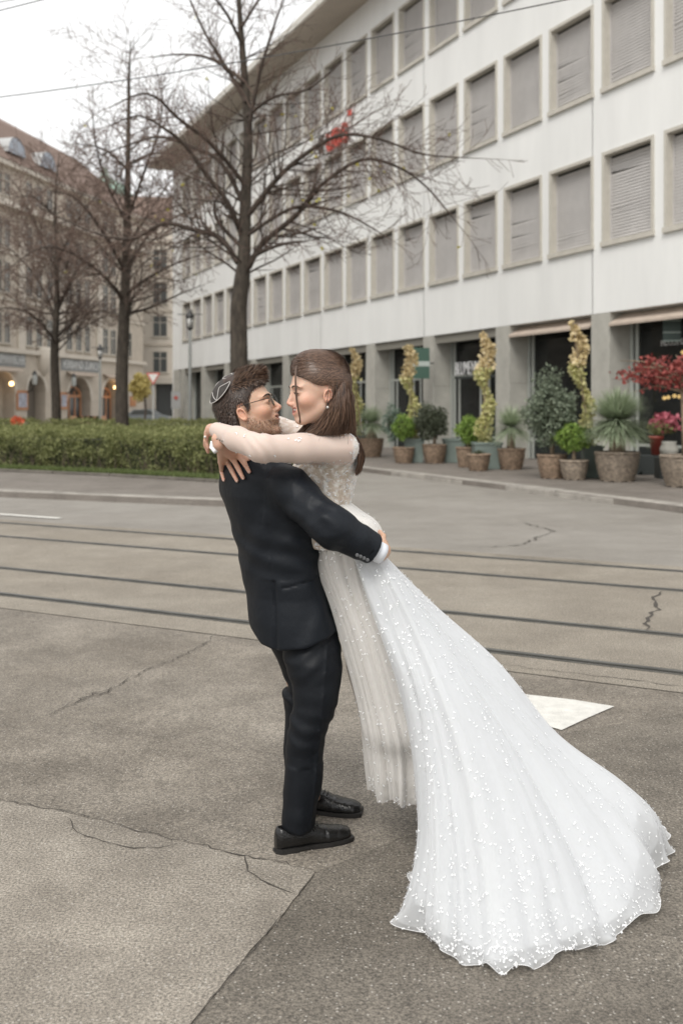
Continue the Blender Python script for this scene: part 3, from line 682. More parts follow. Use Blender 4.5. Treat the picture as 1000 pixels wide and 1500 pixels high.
def tree(name, label, trunk, Y, r0, limbs, seed, extra=0, yl=0, twd=3, kscale=1.0, dz=2.5):
    rand = random.Random(seed); RMIN[0] = .00024 * Y; base = P(*trunk[0], Y); base.z = .12
    T = empty(name, base); tag(T, label, 'tree', 'bare street trees on the island')
    tp = limb_pts(trunk, Y, rand, .2, .02); tp[0].z = .1
    n = len(tp); rads = [r0 * (1.25 if i == 0 else 1) * (1 - (i / (n - 1))) ** (.62 if i < n * .32 else .95) + .012 for i in range(n)]
    b = MB(); b.tube([p - base for p in tp], rads, 14, False); to = b.build('trunk', M_bark, T, True)
    allr = MB(); tw = MB(); tips = []
    for L in limbs:
        pp = [p - base for p in limb_pts(L[1], Y, rand, dz)]; m = len(pp); rr_ = [L[0] * .58 * (1 - i / (m - 1)) ** .9 + .012 for i in range(m)]
        lb = MB(); lb.tube(pp, rr_, 8, False); lb.build('limb', M_branch, T, True)
        tot = sum((pp[i + 1] - pp[i]).length for i in range(m - 1)); k = int(tot / .13)
        for j in range(k):
            t = .1 + .88 * (j + rand.random()) / k; i = min(m - 2, int(t * (m - 1))); dd = (pp[i + 1] - pp[i]).normalized()
            ax = dd.cross(Vector((rand.gauss(0, 1), rand.gauss(0, 1), rand.gauss(0, .7)))).normalized()
            grow(rand, allr, pp[i], dd * rand.uniform(.5, .9) + ax * .8, tot * rand.uniform(.2, .4) * (1.1 - .5 * t), max(RMIN[0], rr_[i] * .34), twd - 1, .3, .4, tw, 1, tips)
        grow(rand, allr, pp[-1], pp[-1] - pp[-2], tot * .2, rr_[-1], 1, .3, 0, tw, 1, tips)
    H = tp[-1].z
    for _ in range(extra):
        t = rand.uniform(.3, .98); i = min(n - 2, int(t * (n - 1))); w = rand.uniform(0, 6.28)
        grow(rand, allr, tp[i] - base, Vector((math.cos(w), math.sin(w), rand.uniform(.1, .9))), rand.uniform(1.6, 4.2) * kscale * (1.25 - .75 * t), .034 * kscale * (1.3 - t), twd, .35, .35, tw, 1, tips)
    allr.build('branches', M_branch, T)['kind'] = 'stuff'; tw.build('twigs', M_twigs, T)['kind'] = 'stuff'
    if yl:
        c = [tips[rand.randrange(len(tips))] for _ in range(yl)]
        link('leaves', leaf_mesh('leaves', np.array([list(v) for v in c]), .12, .09), M_yl, T)
    return T
tree('bare_tree', 'largest bare tree with a thick dark trunk rising directly behind the couple', [(350, 640), (349, 530), (352, 450), (356, 390), (361, 300), (363, 200), (357, 110), (350, 20), (345, -90), (342, -220)], 26, .24, [
    (.12, [(364, 392), (385, 355), (430, 315), (475, 268), (530, 238), (580, 246), (625, 275), (662, 325)]),
    (.09, [(366, 378), (395, 362), (425, 356), (446, 358)]),
    (.11, [(364, 315), (395, 275), (430, 240), (470, 212), (510, 196), (560, 204), (620, 222), (690, 238)]),
    (.08, [(362, 345), (420, 306), (480, 303), (520, 318), (560, 348)]),
    (.12, [(348, 385), (320, 352), (280, 338), (240, 335), (195, 346), (150, 344), (100, 325), (40, 292)]),
    (.09, [(352, 360), (322, 330), (314, 305), (322, 288), (334, 280)]),
    (.11, [(354, 345), (330, 300), (300, 255), (268, 210), (240, 190), (200, 172), (160, 185)]),
    (.10, [(357, 300), (318, 240), (280, 214), (232, 205), (190, 212), (140, 230)]),
    (.09, [(358, 270), (310, 215), (262, 170), (228, 140), (205, 138), (165, 158)]),
    (.08, [(360, 150), (335, 105), (305, 50), (275, -5), (255, -60)]),
    (.09, [(363, 195), (380, 120), (396, 50), (420, -20)]),
    (.07, [(362, 170), (400, 140), (450, 128), (500, 95)]),
    (.07, [(358, 120), (315, 90), (270, 78), (220, 85)]),
    (.06, [(352, 60), (320, 10), (280, -30)]), (.06, [(354, 40), (390, -20), (430, -50)])], 11, extra=50, yl=46)
tree('bare_tree', 'slimmer bare tree with a dark trunk left of the big one', [(180, 645), (178, 560), (182, 470), (184, 380), (186, 290), (188, 200), (190, 110), (193, 60)], 38, .25, [
    (.11, [(184, 440), (150, 402), (105, 370), (60, 362), (15, 392)]), (.11, [(186, 430), (220, 405), (262, 385), (305, 372)]),
    (.1, [(186, 400), (215, 350), (250, 320), (290, 300)]), (.1, [(184, 400), (150, 340), (110, 290), (75, 280)]),
    (.09, [(187, 330), (160, 270), (140, 210), (135, 160)]), (.09, [(188, 320), (215, 250), (235, 190), (240, 140)]),
    (.08, [(189, 250), (150, 220), (110, 210)]), (.08, [(189, 240), (230, 225), (268, 230)]), (.09, [(184, 460), (220, 450), (262, 432), (300, 418)])], 5, extra=52, kscale=1.25, dz=4)
tree('bare_tree', 'smallest bare tree in front of the stone building at the left', [(84, 645), (83, 590), (80, 520), (83, 460), (84, 400), (82, 330), (84, 270), (88, 225)], 50, .24, [
    (.1, [(82, 500), (50, 462), (10, 450), (-30, 460)]), (.1, [(83, 495), (110, 470), (150, 455), (190, 470)]), (.1, [(84, 470), (55, 410), (20, 370), (-10, 350)]),
    (.1, [(84, 460), (115, 400), (150, 365), (180, 350)]), (.09, [(83, 400), (60, 340), (35, 290), (20, 260)]), (.09, [(83, 390), (110, 330), (140, 290), (160, 270)]), (.08, [(84, 320), (50, 290), (20, 290)])], 8, extra=54, kscale=1.35, dz=5)
# ================================================================== STREET LAMPS, SIGNS, CAR, WIRES
M_post = mat('lamp_post', (.27, .28, .27), .5, metal=.3); M_lampglass = mat('lamp_glass', (.55, .55, .53), .2)
def lamp(px, pytop, Y, label):
    base = P(px, 600, Y); base.z = KH; h = EYE - (pytop - HY) / F * Y - KH
    e = empty('street_lamp', base); tag(e, label, 'street lamp', 'street lamps on the square')
    MB().lathe([(.16, 0), (.16, .25), (.1, .35), (.085, 1.2), (.07, h - 1.1), (.05, h - 1.05)], 12).build('post', M_post, e, True)
    MB().lathe([(.06, 0), (.11, .05), (.14, .12)], 12, (0, 0, h - 1.05)).build('lantern_base', M_iron, e)
    MB().lathe([(.12, 0), (.16, .5)], 12, (0, 0, h - .93)).build('lantern_glass', M_lampglass, e, True)
    MB().lathe([(.23, 0), (.22, .05), (.15, .14), (.1, .26), (.03, .36)], 12, (0, 0, h - .42)).build('lantern_cap', M_iron, e, True)
    mb = MB()
    for k in range(4): w = k * math.pi / 2 + .4; mb.tube([(.13 * math.cos(w), .13 * math.sin(w), h - .95), (.175 * math.cos(w), .175 * math.sin(w), h - .4)], .018, 4)
    mb.tube([(-.6, 0, h - .28), (.6, 0, h - .28)], .02, 4); mb.build('brace', M_iron, e); return e
lamp(278.5, 452, 48, 'tall grey street lamp with black lantern just left of the man, before the white building')
lamp(147, 503, 66, 'farther grey street lamp between the two slimmer trees')
ys = empty('yield_sign', (P(225, 600, 52).x, 52, KH)); tag(ys, 'white triangular give way sign with red border on a pale post', 'sign')
MB().lathe([(.045, 0), (.045, 2.8)], 8).build('post', mat('sign_post', (.5, .5, .48), .5), ys); MB().lathe([(.22, 0), (.2, .7), (.05, .75)], 10).build('post_foot', M_lampglass, ys)
def tri(s, y): return [(-s, y, 3.28 + .0), (s, y, 3.28), (0, y, 3.28 - s * 1.73)]
def tprism(s, y0, y1, zc=0):
    a = [(p[0], y0, p[2] + zc) for p in tri(s, 0)]; b = [(p[0], y1, p[2] + zc) for p in tri(s, 0)]
    m = MB(); m.add(a + b, [(0, 1, 2), (5, 4, 3), (0, 3, 4, 1), (1, 4, 5, 2), (2, 5, 3, 0)]); return m
tprism(.36, -.09, -.06).build('sign_border', M_red, ys); tprism(.26, -.1, -.089, -.06).build('sign_face', mat('sign_white', (.75, .74, .7), .5), ys)
# parked car, mostly hidden
cr = empty('parked_car', (P(215, 600, 88).x, 88, 0)); tag(cr, 'grey parked car in the shade under the corner house', 'car')
mb = MB(); prof = [(-2.1, .35), (-2.15, .75), (-1.6, .92), (-1.0, 1.4), (.5, 1.45), (1.2, .98), (2.05, .8), (2.15, .4)]
mb.add([(p[0], y, p[1]) for y in (-.85, .85) for p in prof], [tuple(range(8))] + [tuple(range(15, 7, -1))] + [(i, i + 8, (i + 1) % 8 + 8, (i + 1) % 8) for i in range(8)])
mb.build('body', mat('car_paint', (.2, .22, .23), .3, metal=.4), cr)
for x in (-1.35, 1.35):
    for y in (-.86, .7):
        w = MB().lathe([(.3, 0), (.32, .04), (.32, .14), (.3, .18)], 16); w.v = [(v[0], v[2], v[1]) for v in w.v]; o = w.build('wheel', M_plinth, cr); o.location = (x, y, .33)
mb = MB(); mb.add([(-1.3, -.86, .95), (.95, -.86, .95), (.42, -.86, 1.36), (-.95, -.86, 1.34)], [(0, 1, 2, 3)]); mb.build('side_window', M_wdark, cr)
# yellow little tree by the far house
def blob_leaves(n, c, rx, ry, rz, hollow=.5):
    d = rng.normal(size=(n, 3)); d /= np.linalg.norm(d, axis=1)[:, None]; r = hollow + (1 - hollow) * rng.random(n) ** .5
    lump = 1 + .18 * np.sin(d[:, 0] * 5 + c[0]) * np.cos(d[:, 2] * 4) + .12 * np.sin(d[:, 1] * 9)
    return np.array(c)[None] + d * (r * lump)[:, None] * np.array([rx, ry, rz])[None]
yt = empty('yellow_tree', (P(212, 600, 80).x, 80, 0)); tag(yt, 'small tree with yellow autumn leaves in front of the far shops', 'tree')
MB().tube([(0, 0, 0), (.1, 0, 1.5), (0, 0, 3)], [.1, .08, .05], 6).build('trunk', M_branch, yt)
link('crown', leaf_mesh('crown', blob_leaves(1500, (-.3, 0, 3.2), .75, .8, 1.0), .24, .18), leafmat('yellow_crown', (.45, .36, .12), (.58, .5, .2)), yt)
# cafe barrier, shop lights
for px, py, Y, m_, lab in ((257, 582, 95, M_red, 'red hanging banner in the far shop window'),):
    p = P(285.5, 578, 64); o = MB().box(-.28, .28, -.04, .04, -.75, .6).box(-.3, .3, -.045, .045, .6, .68).build('red_banner', M_red); o.location = P(285.5, 579, 75); tag(o, lab, 'banner')
p = P(262.5, 583, 61.6); cz = empty('red_notice', (p.x, p.y - 1.2, p.z)); cz.rotation_euler = (0, 0, R(20)); tag(cz, 'white notice with a small red cross on the corner pillar of the white building', 'notice')
MB().box(-.28, .28, 0, .03, -.65, .4).build('notice_board', mat('notice_pale', (.45, .45, .44), .6), cz); MB().box(-.13, .13, -.02, .0, -.04, .04).box(-.04, .04, -.022, .002, -.13, .13).build('red_cross', M_red, cz)
# cafe fence of planks by the doors
for i, px in enumerate((112, 121, 130, 139, 148)):
    p = P(px, 614, 74); o = MB().box(-.4, .4, -.03, .03, .45, .95).box(-.38, -.34, -.03, .03, 0, .45).box(.34, .38, -.03, .03, 0, .45).build('cafe_barrier', mat('barrier_wood', (.4, .22, .14), .7)); o.location = (p.x, p.y, 0.0)
    tag(o, ['leftmost low reddish wooden barrier panel, below the middle arched door', 'second low wooden barrier panel from the left before the arched doors', 'third low wooden barrier panel, halfway between the two arched doors', 'fourth low wooden barrier panel, next to the far lamp post', 'rightmost low wooden barrier panel, just right of the far lamp post'][i], 'barrier', 'cafe barrier panels')
fo = empty('flower_tub', (P(26, 600, 42).x, 42, KH)); tag(fo, 'tub of orange flowers poking above the front hedge at far left', 'flower pot')
MB().lathe([(.2, 0), (.28, .5), (.3, .55)], 12).build('tub', M_pillar, fo); link('flowers', leaf_mesh('flowers', blob_leaves(160, (0, 0, .85), .28, .28, .22), .12, .1), mat('orange_petals', (.6, .12, .05), .6), fo)
M_wire = mat('wire', (.06, .06, .06), .6)
def wire(a, b, r, label, sag=.3):
    n = 24; pts = [a.lerp(b, i / n) - Vector((0, 0, sag * 4 * (i / n) * (1 - i / n))) for i in range(n + 1)]
    o = MB().tube([p - a for p in pts], r, 5).build('overhead_wire', M_wire); o.location = a; tag(o, label, 'wire', 'overhead tram wires'); return o
wire(P(-120, 156, 16), P(870, -9, 11), .008, 'long overhead wire crossing the picture behind the big tree', .12)
wire(P(-120, 46, 13), P(160, -25, 11), .006, 'short overhead wire in the top left corner', .0)
wire(P(-120, 24, 14), P(100, -14, 12), .005, 'thin upper wire in the top left corner', .0)
# ================================================================== POTTED PLANTS
M_wick = mat('wicker', (.23, .165, .115), .85, var=.5, vscale=14)
M_wick2 = mat('wicker_grey', (.25, .205, .16), .85, var=.5, vscale=14)
M_zinc = mat('grey_green_planter', (.17, .21, .19), .6, var=.12)
M_trk = mat('plant_trunk', (.26, .2, .14), .95, var=.35, vscale=14, bump=.8, bscale=30)
def basket(root, r, h, m=M_wick):
    nt_, nz_ = 56, max(12, int(h / .032)); V = []; Fs = []
    for j in range(nz_ + 1):
        t = j / nz_; rad = r * (.74 + .26 * math.sin(min(1, t * 1.05) * 1.5))
        for k in range(nt_):
            w = 2 * math.pi * k / nt_; br_ = (math.sin(k / 3 * math.pi * .857142857) * (1 if j % 2 else -1)) * .03 * (r / .4)
            V.append(((rad + br_) * math.cos(w), (rad + br_) * math.sin(w), t * h))
    for j in range(nz_):
        for k in range(nt_):
            k2 = (k + 1) % nt_; Fs.append((j * nt_ + k, j * nt_ + k2, (j + 1) * nt_ + k2, (j + 1) * nt_ + k))
    link('basket', np_mesh('basket', V, Fs), m, root)
    rp_ = [(math.cos(a_) * r * 1.0, math.sin(a_) * r * 1.0, h) for a_ in np.linspace(0, 2 * math.pi, 29)]
    MB().tube(rp_, .028, 6, False).build('basket_rim', m, root, True)
    MB().lathe([(r * .95, h - .09), (.01, h - .04)], 20, cap=False).build('soil', M_soil, root)
def zincbox(root, w, h):
    a = w / 2; MB().add([(-a*.85,-a*.85,0),(a*.85,-a*.85,0),(a*.85,a*.85,0),(-a*.85,a*.85,0),(-a,-a,h),(a,-a,h),(a,a,h),(-a,a,h)],[(0,3,2,1),(0,1,5,4),(1,2,6,5),(2,3,7,6),(3,0,4,7),(4,5,6,7)]).build('planter_box', M_zinc, root)
    mb = MB(); mb.box(-a-.02,a+.02,-a-.02,-a+.03,h-.04,h+.012); mb.box(-a-.02,a+.02,a-.03,a+.02,h-.04,h+.012); mb.box(-a-.021,-a+.03,-a+.03,a-.03,h-.041,h+.011); mb.box(a-.03,a+.021,-a+.03,a-.03,h-.041,h+.011); mb.build('planter_rim', M_zinc, root)
M_box1 = leafmat('bright_bush', (.1, .19, .03), (.3, .42, .09)); M_box2 = leafmat('dark_bush', (.05, .06, .035), (.13, .15, .1))
M_olive = leafmat('olive_leaves', (.1, .13, .085), (.24, .28, .2)); M_yucca = leafmat('yucca_leaves', (.24, .31, .19), (.5, .56, .4))
M_vine = leafmat('vine_leaves', (.42, .43, .16), (.8, .74, .42), trans=.35); M_vine2 = leafmat('vine_top_leaves', (.58, .47, .24), (.82, .7, .46), trans=.35)
M_redl = leafmat('maple_leaves', (.17, .03, .028), (.36, .085, .07)); M_pink = leafmat('pink_petals', (.4, .08, .12), (.62, .22, .26)); M_conif = leafmat('blue_green', (.1, .15, .12), (.2, .27, .2))
def pot_at(px, pyb, name, label, dy=0):
    p = G(px, pyb, KH); e = empty(name, p); tag(e, label, 'potted plant'); return e, (p.y) / F
def spiky(root, z, R_, n, m=M_yucca, name='leaves', up=.25, wd=.012):
    V = []; Fq = []
    for i in range(n):
        ph = rng.uniform(0, 6.283); th = math.acos(rng.uniform(-.55, 1)); L = R_ * rng.uniform(.75, 1.08)
        d = np.array([math.sin(th) * math.cos(ph), math.sin(th) * math.sin(ph), math.cos(th)]); s = np.cross(d, [0, 0, 1]); s /= np.linalg.norm(s) + 1e-6
        b = len(V)
        for k in range(5):
            t = k / 4; c = np.array([0, 0, z]) + d * L * t + np.array([0, 0, -.16 * R_ * t * t]); w = wd * (1 - t * .85)
            V += [c - s * w, c + s * w]
        for k in range(4): Fq.append((b + 2 * k, b + 2 * k + 1, b + 2 * k + 3, b + 2 * k + 2))
    me = np_mesh(name, V, Fq); at = me.attributes.new('vary', 'FLOAT', 'POINT'); at.data.foreach_set('value', rng.uniform(0, 1, n).repeat(10).astype(np.float32)); o = link(name, me, m, root); o['kind'] = 'stuff'; return o
def bush(root, c, rx, rz, n, leaf, m, name='foliage'):
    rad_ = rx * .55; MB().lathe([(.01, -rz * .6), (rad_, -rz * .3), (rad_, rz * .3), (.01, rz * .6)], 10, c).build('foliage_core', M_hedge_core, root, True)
    o = link(name, leaf_mesh(name, blob_leaves(n, c, rx, rx, rz, .55), leaf, leaf * .55), m, root); o['kind'] = 'stuff'
def vine(root, z0, z1, lean, r, n):
    mb = MB(); 
    for q in range(3): mb.tube([(.06 * math.cos(q * 2.1) + lean * t, .06 * math.sin(q * 2.1), z0 + (z1 - z0) * t) for t in np.linspace(0, 1, 8)], .012, 4)
    mb.build('stem', M_trk, root)
    t = rng.random(n); z = z0 + (z1 - z0) * t; wv = r * (.55 + .3 * np.sin(z * 4.3 + z1) + .15 * np.sin(z * 9)); th = rng.uniform(0, 6.283, n); rr_ = wv * (.45 + .6 * rng.random(n))
    C = np.stack([lean * t + rr_ * np.cos(th) + .08 * np.sin(z * 5), rr_ * np.sin(th), z], 1); hi = z > z1 - (z1 - z0) * .33
    for nm, msk, m in (('leaves', ~hi, M_vine), ('top_leaves', hi, M_vine2)):
        o = link(nm, leaf_mesh(nm, C[msk], .095, .095, up=(0, 0, -.3)), m, root); o['kind'] = 'stuff'
def trunkm(root, z0, z1, r, lean=0, m=None):
    MB().tube([(0, 0, z0), (lean * .4, 0, (z0 + z1) / 2), (lean, 0, z1)], [r * 1.15, r, r * .9], 10).build('trunk', m or M_trk, root, True)
# from near (right) to far (left)
e, k = pot_at(1003, 712, 'potted_maple', 'tree with deep red leaves in a wicker basket at the right edge'); s = 1.02
basket(e, 35 * k, 44 * k, M_wick2); trunkm(e, .5, 2.0, .055, -.05)
mb = MB()
for q in range(22):
    w = q * 2.4; L = rng.uniform(.6, 1.25); a_ = Vector((-.05, 0, 1.7 + rng.uniform(0, .4))); bb_ = a_ + Vector((math.cos(w) * L - .25, math.sin(w) * L * .6, rng.uniform(-.05, .5))); mb.tube([a_, a_.lerp(bb_, .5) + Vector((0, 0, .12)), bb_], [.02, .012, .005], 4)
mb.build('branches', M_trk, e)
C = blob_leaves(900, (-.25, 0, 2.12), 1.0, .6, .32, .15); o = link('leaves', leaf_mesh('leaves', C, .085, .075, up=(0, 0, -.8)), M_redl, e); o['kind'] = 'stuff'
e, k = pot_at(960, 694, 'potted_flower', 'pink flowering plant in a red pot before the right shop window')
e.location.z = KH + .42; MB().box(-.5, .6, -.3, .25, -.42, -.36).box(-.45, -.4, -.3, .25, -.42, 0).build('stand', M_plinth, e)
MB().box(-.46, .56, -.28, .24, -.36, -.01).build('stand_top', M_plinth, e)
MB().lathe([(.1, 0), (.15, .36), (.17, .37), (.17, .42), (.13, .42)], 16).build('pot', mat('red_pot', (.26, .05, .035), .5), e, True); bush(e, (.12, 0, .62), .3, .16, 300, .1, M_hedge); 
o = link('flowers', leaf_mesh('flowers', blob_leaves(330, (.2, -.05, .72), .31, .26, .22, .4), .09, .09), M_pink, e); o['kind'] = 'stuff'
e = empty('round_pot', (P(979, 665, 20.8).x, 20.8, KH + .42)); tag(e, 'small round grey stone pot beside the red pot', 'pot'); MB().lathe([(.1, 0), (.18, .1), (.19, .2), (.14, .3), (.16, .34)], 16).build('pot', M_pillar, e, True); MB().box(-.25, .25, -.2, .2, -.42, -.005).build('stand', M_plinth, e)
e, k = pot_at(903, 704, 'potted_yucca', 'large spiky ball-headed yucca with a stout pale trunk in the biggest wicker basket')
basket(e, 31 * k, 41 * k, M_wick2); trunkm(e, 38 * k, 90 * k, 10.5 * k); spiky(e, 88 * k, 58 * k, 3200, wd=.014)
e, k = pot_at(866, 699, 'planter_with_vine', 'tall yellow climbing vine in a dark grey planter beside the big yucca'); zincbox(e, 27 * k, 46 * k); vine(e, .6, 227 * k, -26 * k, 14 * k, 900)
e, k = pot_at(840, 702, 'potted_shrub', 'bright green low bush in a small wicker basket under the olive tree'); basket(e, 20 * k, 27 * k, M_wick2); trunkm(e, .3, .6, .04); bush(e, (0, 0, 61 * k), 27 * k, 19 * k, 2400, .06, M_box1)
e, k = pot_at(808, 700, 'potted_olive', 'grey green olive tree in a wicker basket'); basket(e, 21 * k, 33 * k); trunkm(e, .4, 1.05, .045); bush(e, (0, 0, 92 * k), 38 * k, 44 * k, 3600, .085, M_olive)
o = link('top_shoots', leaf_mesh('top_shoots', blob_leaves(260, (-.05, 0, 140 * k), .3, .25, .35, 0), .09, .04, up=(0, 0, .8)), M_olive, e); o['kind'] = 'stuff'
e, k = pot_at(748, 687, 'potted_palm', 'spiky palm in a wicker basket between the pillar and the olive tree'); basket(e, 20 * k, 29 * k); trunkm(e, .4, .85, 6 * k); spiky(e, 62 * k, 42 * k, 1000, m=M_yucca, wd=.011)
e, k = pot_at(712, 686, 'planter_with_vine', 'tallest yellow vine with orange tip in a grey-green planter by the BLUMEN lettering'); zincbox(e, 40 * k, 38 * k); vine(e, .6, 198 * k, -3 * k, 15 * k, 1100)
e, k = pot_at(700, 689, 'potted_shrub', 'empty-looking small wicker basket in front of the green planter'); basket(e, 17 * k, 23 * k); bush(e, (0, 0, 26 * k), 10 * k, 4 * k, 60, .05, M_box2)
e, k = pot_at(682, 684, 'potted_boxwood', 'round bright green box ball in a wicker basket below the vine'); basket(e, 14 * k, 28 * k); trunkm(e, .4, .8, .04, .2); bush(e, (.14, -.1, 54 * k), 21 * k, 20 * k, 2600, .06, M_box1)
e = empty('planter', G(664, 677, KH)); tag(e, 'empty low grey-green planter box left of the green ball bush', 'planter'); zincbox(e, .55, .62)
e, k = pot_at(636, 678, 'potted_laurel', 'dark leaved bushy shrub on a thin trunk in a wicker basket'); basket(e, 17 * k, 26 * k); trunkm(e, .4, .9, .04); bush(e, (-.08, 0, 60 * k), 25 * k, 25 * k, 2600, .075, M_box2)
e, k = pot_at(606, 677, 'planter_with_vine', 'yellow vine leaning left out of a grey-green planter near the green sign'); zincbox(e, 28 * k, 34 * k); vine(e, .6, 170 * k, -9 * k, 13 * k, 900)
e, k = pot_at(591, 678, 'potted_shrub', 'yellow-green bush in a wicker basket right of the small yucca'); basket(e, 15 * k, 22 * k); bush(e, (.02, 0, 52 * k), 17 * k, 18 * k, 1500, .06, M_box1); bush(e, (-.25, .35, 58 * k), 16 * k, 26 * k, 900, .07, M_conif, 'conifer_foliage')
e, k = pot_at(544, 669, 'potted_yucca', 'small spiky yucca in a wicker basket just right of the bride'); basket(e, 17 * k, 26 * k); MB().lathe([(.2, .5), (.12, .75), (.05, .95)], 10).build('trunk', M_trk, e, True); spiky(e, 50 * k, 35 * k, 900, m=M_yucca, wd=.012)
e, k = pot_at(524, 668, 'planter_with_vine', 'pale yellow vine directly behind the bride with its planter hidden'); zincbox(e, 26 * k, 30 * k); vine(e, .6, 157 * k, -7 * k, 11 * k, 800)
# ================================================================== PEOPLE: field modelling tools
def surfnet(f, lo, hi, h):
    ax = [np.arange(lo[i], hi[i] + h, h, dtype=np.float32) for i in range(3)]
    X, Y, Z = np.meshgrid(*ax, indexing='ij'); v = f(X, Y, Z).astype(np.float32); ins = v < 0
    s = ins.astype(np.int8); c = np.zeros(tuple(d - 1 for d in v.shape), np.int8)
    offs = [(i, j, k) for i in (0, 1) for j in (0, 1) for k in (0, 1)]
    sl_ = lambda o: tuple(slice(o[q], v.shape[q] - 1 + o[q]) for q in range(3))
    for o in offs: c += s[sl_(o)]
    idx = np.argwhere((c > 0) & (c < 8)); M = len(idx)
    cv = np.stack([v[idx[:, 0] + o[0], idx[:, 1] + o[1], idx[:, 2] + o[2]] for o in offs], 1)
    acc = np.zeros((M, 3), np.float32); cnt = np.zeros((M, 1), np.float32); O = np.array(offs, np.float32)
    for a in range(8):
        for b in range(a + 1, 8):
            if np.abs(O[a] - O[b]).sum() != 1: continue
            m = (cv[:, a] < 0) != (cv[:, b] < 0); d = cv[:, a] - cv[:, b]; t = np.where(m, cv[:, a] / np.where(d == 0, 1, d), 0)
            acc += m[:, None] * (O[a][None] + (O[b] - O[a])[None] * t[:, None]); cnt += m[:, None]
    V = (idx + acc / cnt) * h + np.array([a_[0] for a_ in ax], np.float32)
    im = np.full(c.shape, -1, np.int32); im[idx[:, 0], idx[:, 1], idx[:, 2]] = np.arange(M)
    Fs = []
    for axn in range(3):
        u_, w_ = [(1, 2), (2, 0), (0, 1)][axn]; s1 = [slice(None)] * 3; s2 = [slice(None)] * 3
        s1[axn] = slice(0, -1); s2[axn] = slice(1, None); e = ins[tuple(s1)] != ins[tuple(s2)]; st = ins[tuple(s1)]
        q = np.argwhere(e); q = q[(q[:, u_] > 0) & (q[:, w_] > 0) & (q[:, u_] < v.shape[u_] - 1) & (q[:, w_] < v.shape[w_] - 1)]
        fl = st[q[:, 0], q[:, 1], q[:, 2]]; r_ = []
        for du, dw in ((-1, -1), (0, -1), (0, 0), (-1, 0)):
            p = q.copy(); p[:, u_] += du; p[:, w_] += dw; r_.append(im[p[:, 0], p[:, 1], p[:, 2]])
        f4 = np.stack(r_, 1); f4[~fl] = f4[~fl][:, ::-1]; Fs.append(f4)
    return V, np.concatenate(Fs)
def smin(a, b, k): h = np.maximum(k - np.abs(a - b), 0) / k; return np.minimum(a, b) - h * h * k * .25
def smax(a, b, k): return -smin(-a, -b, k)
def cone(X, Y, Z, a, b, ra, rb, fl=None):
    a = np.array(a, np.float32); b = np.array(b, np.float32); d = b - a; L = float(d @ d) + 1e-12
    t = np.clip(((X - a[0]) * d[0] + (Y - a[1]) * d[1] + (Z - a[2]) * d[2]) / L, 0, 1)
    return np.sqrt((X - a[0] - t * d[0]) ** 2 + (Y - a[1] - t * d[1]) ** 2 + (Z - a[2] - t * d[2]) ** 2) - (ra + (rb - ra) * t)
def ell(X, Y, Z, c, r, rot=None):
    x, y, z = X - c[0], Y - c[1], Z - c[2]
    if rot is not None:
        m = np.array(rot.to_matrix() if hasattr(rot, 'to_matrix') else rot); x, y, z = (x * m[0, 0] + y * m[1, 0] + z * m[2, 0], x * m[0, 1] + y * m[1, 1] + z * m[2, 1], x * m[0, 2] + y * m[1, 2] + z * m[2, 2])
    k0 = np.sqrt((x / r[0]) ** 2 + (y / r[1]) ** 2 + (z / r[2]) ** 2); k1 = np.sqrt((x / r[0] ** 2) ** 2 + (y / r[1] ** 2) ** 2 + (z / r[2] ** 2) ** 2) + 1e-9
    return k0 * (k0 - 1) / k1
def chain(X, Y, Z, pts, rad, k=.01):
    d = None
    for i in range(len(pts) - 1):
        q = cone(X, Y, Z, pts[i], pts[i + 1], rad[i], rad[i + 1]); d = q if d is None else smin(d, q, k)
    return d
def zloft(X, Y, Z, rows, yaw):
    """rows of (z, cx, cy, a, b): an upright stack of ellipses turned by yaw"""
    r_ = np.array(sorted(rows), np.float32); z = r_[:, 0]
    zz = np.clip(Z[0, 0], z[0], z[-1]); zf = Z[0, 0]
    g_ = [np.interp(zz, z, r_[:, i])[None, None] for i in (1, 2, 3, 4)]
    c_, s_ = math.cos(yaw), math.sin(yaw); x, y = X - g_[0], Y - g_[1]; u_, w_ = x * c_ + y * s_, -x * s_ + y * c_
    k = np.sqrt((u_ / g_[2]) ** 2 + (w_ / g_[3]) ** 2); d = (k - 1) * np.minimum(g_[2], g_[3])
    over = np.maximum(Z - z[-1], z[0] - Z); return smax(d, over, .02)
def poly2(x, z, pts):
    """signed distance to a closed outline in a side view"""
    d = np.full(x.shape, 1e9, np.float32); s = np.ones(x.shape, np.float32); n = len(pts)
    for i in range(n):
        ax_, az_ = pts[i]; bx, bz = pts[i - 1]; ex, ez = bx - ax_, bz - az_; wx, wz = x - ax_, z - az_
        t = np.clip((wx * ex + wz * ez) / (ex * ex + ez * ez), 0, 1); d = np.minimum(d, (wx - ex * t) ** 2 + (wz - ez * t) ** 2)
        c1 = z >= az_; c2 = z < bz; c3 = ex * wz > ez * wx
        s = np.where((c1 & c2 & c3) | (~c1 & ~c2 & ~c3), -s, s)
    return s * np.sqrt(d)
def waves(X, Y, Z, seed, freqs, amps, warp=1.0):
    r_ = random.Random(seed); o = 0
    for f, a in zip(freqs, amps):
        d = Vector((r_.gauss(0, 1), r_.gauss(0, 1), r_.gauss(0, 1))).normalized(); e = Vector((r_.gauss(0, 1), r_.gauss(0, 1), r_.gauss(0, 1))).normalized()
        w = np.sin((X * e.x + Y * e.y + Z * e.z) * f * .6 + r_.random() * 6) * warp
        o = o + a * np.sin((X * d.x + Y * d.y + Z * d.z) * f + w + r_.random() * 6)
    return o
